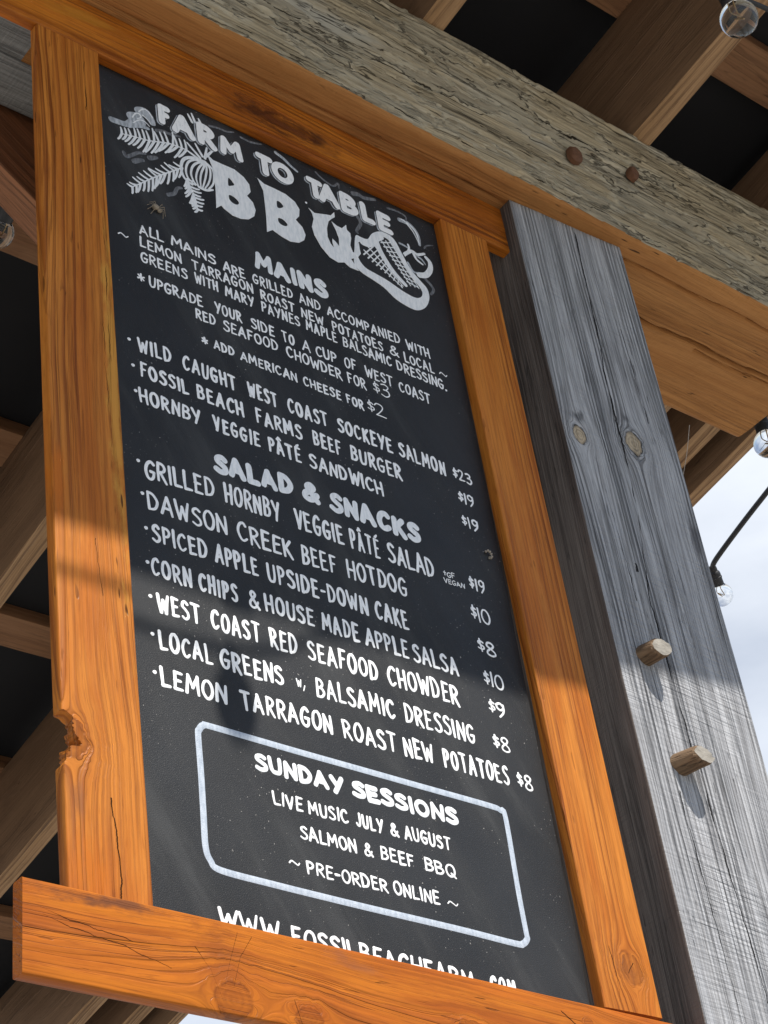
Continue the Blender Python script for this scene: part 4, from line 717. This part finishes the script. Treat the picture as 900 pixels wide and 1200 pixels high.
ART = [
 ('steak_drawing','w',5.5,[(445.6,-87.5),(450.0,-106.6),(459.0,-124.9),(471.2,-141.5),(488.3,-155.7)]),
 ('steak_drawing','w',6,[(421.5,-108.0),(432.2,-105.8),(445.0,-91.1),(458.9,-79.7)]),
 ('steak_drawing','w',1.2,[(456.0,-90.7),(475.5,-81.7)]),
 ('steak_drawing','w',1.2,[(419.3,-132.3),(444.0,-102.0)]),
 ('steak_drawing','w',1.2,[(460.1,-97.0),(479.6,-89.3)]),
 ('steak_drawing','w',1.2,[(426.2,-135.8),(448.1,-108.3)]),
 ('steak_drawing','w',1.2,[(464.2,-103.3),(483.7,-96.9)]),
 ('steak_drawing','w',1.2,[(433.0,-139.3),(452.1,-114.6)]),
 ('steak_drawing','w',1.2,[(468.3,-109.6),(487.9,-104.4)]),
 ('steak_drawing','w',1.2,[(439.8,-142.9),(456.2,-120.9)]),
 ('steak_drawing','w',1.2,[(472.3,-115.9),(492.0,-111.9)]),
 ('steak_drawing','w',1.2,[(446.6,-146.4),(460.2,-127.1)]),
 ('steak_drawing','w',1.2,[(476.4,-122.2),(496.1,-119.4)]),
 ('steak_drawing','w',1.2,[(453.5,-149.9),(464.3,-133.4)]),
 ('steak_drawing','w',1.2,[(480.5,-128.5),(500.2,-126.9)]),
 ('steak_drawing','w',1.2,[(460.3,-153.5),(468.3,-139.6)]),
 ('steak_drawing','w',1.2,[(484.5,-134.8),(504.3,-134.4)]),
 ('steak_drawing','w',1.2,[(467.2,-157.0),(472.4,-145.8)]),
 ('steak_drawing','w',1.2,[(488.6,-141.0),(508.4,-141.9)]),
 ('steak_drawing','w',1.2,[(474.1,-160.6),(476.4,-152.1)]),
 ('steak_drawing','w',1.2,[(492.6,-147.3),(512.5,-149.4)]),
 ('steak_drawing','w',1.2,[(480.9,-164.1),(480.4,-158.3)]),
 ('steak_drawing','w',1.2,[(458.1,-87.3),(467.5,-102.8),(477.7,-119.5),(487.9,-136.2),(498.0,-152.8)]),
 ('steak_drawing','w',1.2,[(465.7,-83.0),(475.2,-99.3),(485.4,-116.9),(495.7,-134.4),(505.8,-151.8)]),
 ('steak_drawing','w',1.2,[(472.8,-79.1),(482.3,-96.0),(492.6,-114.4),(502.9,-132.7),(513.1,-150.9)]),
 ('steak_drawing','w',1.2,[(421.3,-123.1),(436.6,-133.6),(452.0,-144.1),(467.4,-154.6),(481.6,-164.3)]),
 ('steak_drawing','w',1.2,[(430.1,-112.6),(443.8,-124.8),(457.4,-137.0),(471.1,-149.2),(483.6,-160.5)]),
 ('steak_drawing','w',1.2,[(440.1,-100.7),(451.8,-114.8),(463.5,-129.0),(475.2,-143.1),(485.9,-156.1)]),
 ('tomato_drawing','w',5,[(518.5,-122.3),(532.1,-115.7),(542.7,-99.9),(544.8,-85.6),(538.9,-78.6)]),
 ('tomato_drawing','w',3,[(497.8,-92.5),(512.4,-79.2),(523.0,-80.5),(536.9,-72.2)]),
 ('tomato_drawing','g',2,[(491.8,-73.9),(500.9,-74.3),(509.8,-76.5)]),
 ('tomato_drawing','w',2,[(508.0,-69.0),(508.1,-77.3),(497.8,-95.7)]),
 ('tomato_drawing','w',2.5,[(514.6,-80.7),(519.4,-91.6),(529.4,-96.6)]),
 ('tomato_drawing','g',2,[(520.7,-84.3),(529.6,-86.5),(535.2,-93.7)]),
 ('tomato_drawing','g',2,[(501.3,-107.2),(508.2,-120.1),(517.6,-118.8)]),
 ('leaf_drawing','g',4,[(500.4,-23.4),(516.1,-22.7),(527.2,-30.6),(531.5,-42.0),(531.2,-57.3)]),
 ('leaf_drawing','w',1.5,[(504.1,-20.5),(518.9,-24.7),(529.4,-36.3),(530.9,-55.8)]),
 ('leaf_drawing','w',1.2,[(512.7,-24.5),(523.1,-36.1),(529.5,-53.1)]),
 ('smoke_drawing','s',3,[(418.7,-58.4),(423.4,-70.9),(414.1,-88.9),(414.9,-93.4)]),
 ('smoke_drawing','s',3,[(530.2,-125.7),(537.0,-130.6),(541.5,-139.8),(534.7,-151.2)]),
 ('smoke_drawing','s',2,[(481.0,-10.4),(500.1,-7.1),(513.6,-10.3),(512.0,-19.7)]),
 ('smoke_drawing','s',1.5,[(539.2,-60.0),(545.4,-51.8),(557.5,-45.6)]),
 ('smoke_drawing','s',4,[(417.8,-15.2),(429.0,-10.9),(437.7,-13.0),(458.8,-5.1)]),
 ('smoke_drawing','s',2,[(355.1,-7.0),(365.8,-14.7),(383.0,-18.8),(393.4,-8.1),(393.4,-18.2)]),
 ('feather_drawing','g',3,[(287.3,-6.1),(299.6,-11.0),(310.1,-18.5),(320.9,-24.3)]),
 ('smoke_drawing','s',2,[(229.3,-9.0),(243.2,-9.4),(254.7,-6.2),(263.6,-2.8)]),
 ('onion_drawing','w',2.6,[(164.1,-93.5),(144.0,-96.7),(130.0,-107.8),(124.7,-126.0),(128.3,-142.3),(139.6,-149.0)]),
 ('onion_drawing','w',1.9,[(164.1,-94.0),(148.3,-98.3),(136.9,-109.2),(132.0,-125.9),(134.4,-139.5),(144.6,-146.9)]),
 ('onion_drawing','w',1.9,[(164.0,-94.9),(152.4,-101.3),(143.3,-113.6),(139.6,-128.8),(142.9,-141.3),(148.9,-146.6)]),
 ('onion_drawing','w',1.7,[(163.9,-95.7),(156.5,-104.3),(150.3,-117.6),(147.1,-132.5),(149.1,-144.4)]),
 ('onion_drawing','w',1.7,[(164.3,-96.0),(160.8,-106.0),(156.1,-119.1),(153.5,-133.6),(153.4,-144.6)]),
 ('onion_drawing','w',1.7,[(165.0,-95.6),(165.6,-105.9),(163.0,-120.6),(159.0,-135.9),(156.0,-145.3)]),
 ('onion_drawing','w',1.7,[(166.2,-95.0),(171.0,-102.9),(170.4,-117.0),(165.9,-132.7),(160.0,-144.2)]),
 ('onion_drawing','w',1.9,[(167.3,-94.9),(175.2,-101.2),(176.4,-113.7),(173.4,-129.9),(165.6,-142.7)]),
 ('onion_drawing','w',2.4,[(150.2,-147.2),(160.4,-147.4),(171.9,-140.9)]),
 ('onion_shoots','w',2.2,[(156.7,-89.6),(138.4,-71.9)]),
 ('onion_shoots','w',2.2,[(160.9,-84.6),(151.4,-66.3)]),
 ('onion_shoots','w',2.2,[(164.7,-86.4),(169.4,-64.2)]),
 ('onion_shoots','w',2.2,[(153.1,-93.0),(136.1,-86.6)]),
 ('onion_shoots','w',2.2,[(167.4,-80.9),(177.8,-65.6)]),
 ('shoot_drawing','w',2.2,[(150.0,-25.8),(144.3,-14.0)]),
 ('shoot_drawing','w',2.2,[(154.7,-23.0),(150.3,-9.0)]),
 ('shoot_drawing','w',2.2,[(162.9,-18.2),(161.1,-13.1)]),
 ('sprig_drawing','w',1.1,[(136.1,-86.6),(109.8,-89.6),(78.9,-102.0),(55.3,-107.7),(37.2,-112.9)]),
 ('sprig_drawing','w',1.85,[(136.1,-86.6),(128.6,-99.8),(122.7,-107.3)]),
 ('sprig_drawing','w',1.85,[(136.1,-86.6),(135.6,-77.2),(134.2,-69.6)]),
 ('sprig_drawing','w',1.85,[(129.2,-87.4),(121.6,-103.1),(115.7,-112.3)]),
 ('sprig_drawing','w',1.85,[(129.2,-87.4),(128.0,-78.7),(126.2,-71.6)]),
 ('sprig_drawing','w',1.85,[(122.2,-88.2),(113.1,-100.7),(106.2,-107.9)]),
 ('sprig_drawing','w',1.85,[(122.2,-88.2),(120.3,-78.3),(118.1,-70.6)]),
 ('sprig_drawing','w',1.85,[(115.3,-88.9),(107.8,-103.1),(101.8,-111.2)]),
 ('sprig_drawing','w',1.85,[(115.3,-88.9),(116.4,-75.6),(116.1,-65.5)]),
 ('sprig_drawing','w',1.85,[(108.4,-90.1),(98.9,-105.1),(91.8,-113.8)]),
 ('sprig_drawing','w',1.85,[(108.4,-90.1),(105.8,-80.1),(103.1,-72.2)]),
 ('sprig_drawing','w',1.85,[(101.0,-93.1),(92.5,-110.0),(86.0,-120.0)]),
 ('sprig_drawing','w',1.85,[(101.0,-93.1),(98.6,-83.9),(96.1,-76.6)]),
 ('sprig_drawing','w',1.85,[(93.6,-96.1),(86.0,-113.7),(80.1,-124.1)]),
 ('sprig_drawing','w',1.85,[(93.6,-96.1),(90.6,-87.3),(87.6,-80.3)]),
 ('sprig_drawing','w',1.85,[(86.3,-99.0),(77.9,-116.7),(71.5,-127.2)]),
 ('sprig_drawing','w',1.85,[(86.3,-99.0),(86.1,-86.0),(85.0,-76.1)]),
 ('sprig_drawing','w',1.85,[(79.0,-101.9),(72.7,-119.0),(67.6,-129.0)]),
 ('sprig_drawing','w',1.85,[(79.0,-101.9),(77.2,-93.3),(75.0,-86.4)]),
 ('sprig_drawing','w',1.85,[(72.0,-103.6),(65.3,-118.1),(59.9,-126.4)]),
 ('sprig_drawing','w',1.85,[(72.0,-103.6),(70.7,-94.7),(68.9,-87.5)]),
 ('sprig_drawing','w',1.85,[(65.0,-105.3),(58.4,-118.0),(53.1,-125.1)]),
 ('sprig_drawing','w',1.85,[(65.0,-105.3),(63.5,-97.2),(61.5,-90.5)]),
 ('sprig_drawing','w',1.85,[(58.1,-107.0),(51.6,-120.0),(46.3,-127.4)]),
 ('sprig_drawing','w',1.85,[(58.1,-107.0),(57.7,-98.8),(56.5,-92.2)]),
 ('sprig_drawing','w',1.85,[(51.1,-108.8),(45.9,-119.0),(41.5,-124.6)]),
 ('sprig_drawing','w',1.85,[(51.1,-108.8),(49.6,-103.1),(47.7,-98.0)]),
 ('sprig_drawing','w',1.85,[(44.1,-110.9),(40.7,-119.0),(37.5,-123.2)]),
 ('sprig_drawing','w',1.85,[(44.1,-110.9),(43.5,-105.0),(42.2,-99.9)]),
 ('sprig_drawing','w',1.85,[(37.2,-112.9),(34.0,-121.4),(30.9,-125.9)]),
 ('sprig_drawing','w',1.85,[(37.2,-112.9),(37.2,-107.1),(36.2,-102.0)]),
 ('sprig_drawing','w',1.1,[(126.5,-125.0),(103.3,-146.9),(80.7,-168.4),(62.8,-187.1),(47.3,-203.0)]),
 ('sprig_drawing','w',1.85,[(126.5,-125.0),(123.0,-138.7),(119.8,-146.5)]),
 ('sprig_drawing','w',1.85,[(126.5,-125.0),(119.5,-124.1),(113.8,-122.4)]),
 ('sprig_drawing','w',1.85,[(119.6,-131.5),(115.9,-145.5),(112.4,-153.6)]),
 ('sprig_drawing','w',1.85,[(119.6,-131.5),(112.1,-132.1),(106.1,-131.3)]),
 ('sprig_drawing','w',1.85,[(112.7,-138.0),(111.6,-151.2),(109.9,-158.7)]),
 ('sprig_drawing','w',1.85,[(112.7,-138.0),(105.3,-134.6),(99.4,-131.1)]),
 ('sprig_drawing','w',1.85,[(105.9,-144.5),(103.5,-159.7),(100.9,-168.6)]),
 ('sprig_drawing','w',1.85,[(105.9,-144.5),(99.4,-142.1),(94.0,-139.3)]),
 ('sprig_drawing','w',1.85,[(99.2,-150.9),(94.4,-165.5),(90.2,-174.0)]),
 ('sprig_drawing','w',1.85,[(99.2,-150.9),(91.2,-150.9),(85.0,-149.7)]),
 ('sprig_drawing','w',1.85,[(92.5,-157.2),(87.3,-173.5),(82.9,-183.0)]),
 ('sprig_drawing','w',1.85,[(92.5,-157.2),(82.0,-156.7),(74.1,-155.3)]),
 ('sprig_drawing','w',1.85,[(85.8,-163.5),(83.2,-178.9),(80.5,-187.9)]),
 ('sprig_drawing','w',1.85,[(85.8,-163.5),(79.1,-160.4),(73.7,-157.1)]),
 ('sprig_drawing','w',1.85,[(79.2,-169.9),(78.3,-185.2),(76.7,-194.1)]),
 ('sprig_drawing','w',1.85,[(79.2,-169.9),(72.0,-167.3),(66.3,-164.3)]),
 ('sprig_drawing','w',1.85,[(72.8,-176.7),(71.9,-190.5),(70.4,-198.5)]),
 ('sprig_drawing','w',1.85,[(72.8,-176.7),(64.8,-174.5),(58.5,-171.9)]),
 ('sprig_drawing','w',1.85,[(66.4,-183.3),(65.1,-194.9),(63.2,-201.4)]),
 ('sprig_drawing','w',1.85,[(66.4,-183.3),(60.5,-182.5),(55.7,-180.7)]),
 ('sprig_drawing','w',1.85,[(60.0,-190.0),(57.2,-201.7),(54.5,-208.3)]),
 ('sprig_drawing','w',1.85,[(60.0,-190.0),(54.0,-187.7),(49.1,-185.0)]),
 ('sprig_drawing','w',1.85,[(53.6,-196.5),(53.3,-205.5),(52.2,-210.3)]),
 ('sprig_drawing','w',1.85,[(53.6,-196.5),(48.4,-197.5),(43.9,-197.0)]),
 ('sprig_drawing','w',1.85,[(47.3,-203.0),(47.3,-210.9),(46.4,-214.9)]),
 ('sprig_drawing','w',1.85,[(47.3,-203.0),(43.7,-202.8),(40.3,-201.5)]),
 ('sprig_drawing','w',1.1,[(132.6,-142.5),(136.9,-155.7),(142.1,-170.9),(144.7,-190.5)]),
 ('sprig_drawing','w',1.85,[(132.6,-142.5),(138.7,-142.5),(141.8,-141.3)]),
 ('sprig_drawing','w',1.85,[(132.6,-142.5),(129.7,-153.2),(126.7,-159.1)]),
 ('sprig_drawing','w',1.85,[(134.5,-148.2),(141.7,-146.5),(145.6,-144.2)]),
 ('sprig_drawing','w',1.85,[(134.5,-148.2),(131.2,-157.6),(128.0,-162.7)]),
 ('sprig_drawing','w',1.85,[(136.3,-153.9),(145.1,-153.6),(150.0,-152.2)]),
 ('sprig_drawing','w',1.85,[(136.3,-153.9),(131.4,-165.3),(127.1,-171.7)]),
 ('sprig_drawing','w',1.85,[(138.2,-159.6),(147.2,-158.9),(152.2,-157.2)]),
 ('sprig_drawing','w',1.85,[(138.2,-159.6),(132.5,-170.8),(127.8,-177.0)]),
 ('sprig_drawing','w',1.85,[(140.2,-165.3),(147.1,-165.6),(150.8,-164.7)]),
 ('sprig_drawing','w',1.85,[(140.2,-165.3),(136.3,-178.4),(132.8,-186.0)]),
 ('sprig_drawing','w',1.85,[(142.1,-170.9),(150.7,-169.9),(155.5,-168.0)]),
 ('sprig_drawing','w',1.85,[(142.1,-170.9),(138.6,-180.9),(135.4,-186.3)]),
 ('sprig_drawing','w',1.85,[(143.0,-177.4),(150.6,-176.8),(154.7,-175.3)]),
 ('sprig_drawing','w',1.85,[(143.0,-177.4),(139.6,-185.5),(136.3,-189.6)]),
 ('sprig_drawing','w',1.85,[(143.8,-183.9),(149.3,-183.3),(152.0,-181.7)]),
 ('sprig_drawing','w',1.85,[(143.8,-183.9),(140.5,-190.5),(137.3,-193.7)]),
 ('sprig_drawing','w',1.85,[(144.7,-190.5),(149.5,-190.4),(151.7,-189.2)]),
 ('sprig_drawing','w',1.85,[(144.7,-190.5),(142.2,-195.8),(139.5,-198.2)]),
 ('garlic_drawing','g',5,[(23.6,-94.5),(35.2,-93.0),(45.8,-90.0),(55.1,-76.0),(57.8,-66.4)]),
 ('garlic_drawing','g',9,[(55.3,-71.9),(64.1,-68.1),(68.0,-73.8),(58.9,-83.1)]),
 ('garlic_drawing','g',8,[(67.1,-54.2),(75.9,-50.3),(82.0,-56.2),(85.7,-64.8)]),
 ('garlic_drawing','w',1.2,[(55.3,-71.9),(60.2,-62.3),(65.7,-59.1),(68.6,-64.1),(62.9,-70.1)]),
 ('garlic_drawing','w',1.2,[(66.0,-54.9),(73.0,-46.1),(80.5,-46.3),(86.3,-55.0)]),
 ('garlic_drawing','w',1.0,[(55.8,-82.3),(64.9,-71.6),(73.6,-69.2),(80.7,-74.4)]),
 ('garlic_drawing','w',1.0,[(71.1,-58.6),(78.3,-62.4),(83.2,-68.9)]),
 ('garlic_drawing','g',4,[(47.8,-91.4),(65.3,-82.0),(78.2,-79.8)]),
 ('smoke_drawing','s',3,[(91.4,-75.6),(102.5,-71.1),(113.4,-70.1),(126.8,-66.4)]),
 ('smoke_drawing','s',3,[(38.4,-146.4),(42.2,-151.4),(53.2,-141.4),(59.8,-135.0),(70.6,-130.2)]),
 ('smoke_drawing','s',4,[(76.6,-135.1),(87.7,-127.9)]),
 ('smoke_drawing','s',4,[(52.4,-154.7),(60.0,-148.6),(66.5,-144.9)]),
 ('smoke_drawing','s',3,[(100.2,-188.3),(110.4,-180.3),(115.5,-168.6),(122.3,-164.2)]),
 ('smoke_drawing','s',2,[(177.7,-16.4),(191.7,-12.4),(205.5,-11.3),(217.6,-5.7)]),
]
DOT = [(328.8,-80.4),(329.3,-79.9)]
for style, words in TEXT:
    pr = [q for q in words if q[0][0] == '$' and style == 'm']
    lettering([q for q in words if q not in pr], style, M_soft if style == 'f' else M_white, 'heading_lettering' if style == 'f' else 'lettering')
    if pr: lettering(pr, style, M_white, 'price_lettering')
lettering([('MAINS', 226, -252, 343, -253, 31)], 'f', M_soft, 'heading_lettering')
# FARM TO TABLE: white letters with a shadow line
for part_ in (HEAD[:4], HEAD[4:6], HEAD[6:]):
    ra, rk, rw = Ribbons(), Ribbons(), Ribbons()
    for (c, x0, z0, x1, z1, h) in part_:
        x0 -= 2.5; x1 += 3.0; h *= 1.10
        word(ra, c, x0, z0, x1, z1, h, 'f', 0.0000, 1.16, False, off=(-2.8, -2.4))
        word(rk, c, x0, z0, x1, z1, h, 'f', 0.0003, 1.20, False, off=(-1.0, -0.8))
        word(rw, c, x0, z0, x1, z1, h, 'f', 0.0006, 1.02, False)
    ra.build('heading_shadow', M_grey); rk.build('heading_outline', M_blackp); rw.build('heading_lettering', M_white)
# the big initials
def poly(name, loops, mat, y, th=0.0004):
    L_ = [[(p[0] / 1000, p[1] / 1000) for p in (catmull(l, 4, True) if sm else l)] for l, sm in loops]
    tri = tessellate_polygon([[Vector((a, b, 0)) for a, b in l] for l in L_])
    pts = [p for l in L_ for p in l]; nP = len(pts)
    V = np.array([(a, -y - th, b) for a, b in pts] + [(a, -y, b) for a, b in pts])
    F = []
    for t in tri:
        a, b, c_ = [np.array(pts[i]) for i in t]
        cr = (b[0] - a[0]) * (c_[1] - a[1]) - (b[1] - a[1]) * (c_[0] - a[0])
        F.append(t if cr > 0 else t[::-1])
    Q = []; s0 = 0
    for l in L_:
        k = len(l)
        for i in range(k): Q.append((s0 + i, s0 + (i + 1) % k, nP + s0 + (i + 1) % k, nP + s0 + i))
        s0 += k
    o = mesh_np(name, V, [np.array(F), np.array(Q)], mat, False); return place(o, (0, 0, 0), board)
poly('initial_letter', [(B1, False), (B1H, True), (B1I, True)], M_soft, 0.0007)
poly('initial_letter', [(B2, False), (B2H, True), (B2I, True)], M_soft, 0.0007)
poly('initial_letter', [(Q, False)], M_soft, 0.0007)
rb = Ribbons(); rb.stroke([(x, z) for x, z in DOT], 1.7); rb.build('paint_dot', M_white)
# painted border round the music notice
rb = Ribbons(); bx = catmull(BOX, 6, True); rb.stroke(bx + bx[:2], 3.7, 0.0, 0.00035); rb.build('border_line', paint('pale_blue_white_paint', (0.36, 0.41, 0.48), (0.48, 0.53, 0.60)))
# drawings
poly('onion_backing', [(ONI, True)], M_blackp, 0.00002, 0.0001)
poly('steak_backing', [(STK, True)], M_blackp, 0.00002, 0.0001)
poly('steak_outline', [(OUT, True), (STK, True)], M_soft, 0.00025)
PM = {'w': M_soft, 'g': M_grey, 's': M_smoke}
groups = {}
for i_, (nm, k, hw, pts) in enumerate(ART):
    rb = groups.setdefault((nm, k, i_ if nm == 'smoke_drawing' else 0), Ribbons())
    rb.stroke(catmull(pts, 5) if len(pts) > 2 else [tuple(np.array(pts[0]) * (1 - t) + np.array(pts[1]) * t) for t in (0, .33, .66, 1)], hw, (0.00030 if k == 'w' else 0.00015) + rng.random() * 5e-5, taper=0.35)
for (nm, k, i_), rb in groups.items(): rb.build(nm, PM[k])

# ================================================================== STRING LIGHTS
def sphere_prof(r):
    pr = [(0.0105, 0.030), (0.0108, 0.024), (0.0125, 0.0195)]
    a0 = math.acos(0.0185 / r) if r > 0.0185 else 0.6
    for i in range(15):
        a = (math.pi / 2 - R(38)) - (math.pi - R(38)) * i / 14
        pr.append((max(r * math.cos(a), 0.0002), r * math.sin(a)))
    return pr
BULB_PROTO = {}
def bulb_set(root, p, axis, r=0.0262):
    """bulb centre p, axis = unit vector from the bulb up to its socket"""
    q = Vector((0, 0, 1)).rotation_difference(Vector(axis).normalized()).to_euler()
    b = lathe('bulb', sphere_prof(r), M_glass); place(b, p, root, q)
    f = tube_pts('filament', [(-0.004, 0, 0.024), (-0.007, 0.002, 0.008), (-0.003, -0.004, -0.002), (0.0, 0.004, 0.003), (0.003, -0.004, -0.002), (0.007, 0.002, 0.008), (0.004, 0, 0.024)], 0.0007, M_wire, 6)
    f.parent = b
    pr = [(0.0002, 0.072), (0.007, 0.071), (0.009, 0.066), (0.0095, 0.058), (0.0125, 0.055), (0.0135, 0.050), (0.0135, 0.045), (0.0145, 0.044), (0.0145, 0.040), (0.0137, 0.039), (0.0145, 0.026), (0.0135, 0.024), (0.0002, 0.024)]
    s = lathe('socket', pr, M_rubber, 24); place(s, p, root, q)
    return Vector(p) + Vector(axis).normalized() * 0.070
def string(loc, label, bulbs, cable, r=0.0035):
    root = thing('string_light', loc, label, 'string light', 'festoon lights round the shelter')
    for p, ax, rr in bulbs:
        bulb_set(root, p, ax, rr)
    c = tube_pts('cable', [Vector(p) for p in cable], r, M_rubber, 8); 
    place(c, (0, 0, 0), root)
    return root
CAB_TR = [(0.519, -0.4533, 0.1843), (0.6898, -0.445, 0.1765), (0.7576, -0.4605, 0.1576), (0.7923, -0.4712, 0.148), (0.8188, -0.4779, 0.1427), (0.8938, -0.4993, 0.1157), (1.0532, -0.5715, 0.0694)]
P_R = (1.5131, 0.1788, 0.0954)
P_M = (2.1922, 0.8507, 0.3982)
AX_M = (-0.621, -0.408, 0.67)
CAB_M = [(2.15, 0.823, 0.4437), (2.1363, 0.7947, 0.4467), (2.1242, 0.7, 0.4715), (2.1138, 0.5977, 0.497), (2.0867, 0.4088, 0.5328), (2.0502, 0.1446, 0.5802)]
P_L = (0.1339, 0.4817, 0.1814)
AX_L = (-0.094, -0.95, 0.298)
CAB_L = [(0.1277, 0.419, 0.2011), (0.1302, 0.4148, 0.2116), (0.1365, 0.4084, 0.2686), (0.167, 0.3662, 0.4204)]
WEB = [(1.1791, 0.0968, -0.0552), (1.19, 0.124, -0.0887), (1.1979, 0.1514, -0.1198)]
string((0.769, -0.449, 0.15), 'clear glass bulb on black cable at the top right, before the broad rafter',
       [((0.7851, -0.4489, 0.1306), (-0.25, -0.05, 1), 0.0272)], CAB_TR, 0.0036)
string((1.447, 0.19, 0.06), 'clear bulb hanging at the end of the beam against the sky at the right edge',
       [(P_R, (0.0, 0.0, 1), 0.0262)], [Vector(P_R) + Vector((0, 0, 0.068)), Vector(P_R) + Vector((0.02, -0.01, 0.10)), Vector(P_R) + Vector((0.3, -0.1, 0.16))])
string((2.17, 0.82, 0.46), 'pale bulb and black cable against the cloudy sky beside the grey post',
       [(P_M, AX_M, 0.0275)], CAB_M, 0.0062)
string((0.2, 0.5, 0.36), 'bulb hanging in the shadow under the roof at the left edge, by the diagonal brace',
       [(P_L, AX_L, 0.0255)], CAB_L, 0.0045)
EV = YF - 0.045
string((0.1, EV, 0.47), 'string light under the front eave whose bulb shadow falls on the menu',
       [((0.112, EV, 0.422), (0, 0, 1), 0.0265)],
       [(-1.6, EV, 0.50), (-1.0, EV, 0.44), (-0.5, EV, 0.475), (-0.09, EV, 0.487), (0.05, EV, 0.484), (0.112, EV, 0.489), (0.17, EV, 0.505), (0.30, EV, 0.56), (0.6, EV, 0.58), (1.6, EV, 0.58)], 0.0042)

# ================================================================== SMALL LIFE ON THE BOARD
sx, sz = 0.0767, -0.2259
V = []; seg = 12
def blob(cx, cy, cz, a, b, c_, k0):
    vs_ = []; nr = 8
    for i in range(nr + 1):
        for k in range(seg):
            t = math.pi * i / nr; p = 2 * math.pi * k / seg
            vs_.append((cx + a * math.sin(t) * math.cos(p), cy + b * math.sin(t) * math.sin(p), cz + c_ * math.cos(t)))
    f = [[k0 + i * seg + k, k0 + (i + 1) * seg + k, k0 + (i + 1) * seg + (k + 1) % seg, k0 + i * seg + (k + 1) % seg] for i in range(nr) for k in range(seg)]
    return vs_, f
v1, f1 = blob(0, -0.004, 0, 0.0052, 0.0036, 0.0040, 0); v2, f2 = blob(0.0062, -0.0035, -0.003, 0.0034, 0.0026, 0.0028, len(v1))
vv = v1 + v2; ff = f1 + f2
for k in range(8):
    a = (k % 4) * 0.55 - 0.8 + (math.pi if k < 4 else 0); d = Vector((math.cos(a), 0, math.sin(a)))
    pts = [Vector((0.003, -0.004, -0.001)), d * 0.008 + Vector((0.003, -0.0075, 0)), d * 0.0135 + Vector((0.003, -0.001, -0.002))]
    for i in range(2):
        t = (pts[i + 1] - pts[i]).normalized(); u = t.cross(Vector((0, 1, 0.01))).normalized(); w_ = t.cross(u); b0 = len(vv)
        for e in (pts[i], pts[i + 1]):
            for (p, q) in ((1, 0), (0, 1), (-1, 0), (0, -1)): vv.append(tuple(e + (u * p + w_ * q) * 0.0004))
        ff += [[b0 + m, b0 + (m + 1) % 4, b0 + 4 + (m + 1) % 4, b0 + 4 + m] for m in range(4)]
spd = mesh_np('spider', np.array(vv), [np.array(ff)], M_spider, True, 60); place(spd, (sx, 0, sz)); tag(spd, 'small brown spider on the blackboard below the painted leaf sprigs', 'spider')
hk = tube_pts('insect_husk', [(-0.006, -0.002, 0.004), (-0.001, -0.005, 0.006), (0.005, -0.004, 0.003), (0.006, -0.003, -0.004), (0.001, -0.003, -0.006)], [0.0008, 0.0022, 0.0026, 0.0022, 0.0008] * 8, M_husk, 8)
hk.scale = (0.75, 0.8, 0.75); place(hk, (0.5442, 0, -0.5938)); tag(hk, 'curled dry insect husk stuck to the blackboard near the right frame', 'insect husk')
wb = tube_pts('cobweb_thread', WEB, 0.0005, M_silk, 5); wb.location = (0, 0, ZO); tag(wb, 'thin cobweb thread hanging beside the post below the beam', 'cobweb')

# a brush-clean end: report
print('objects', len(bpy.data.objects))
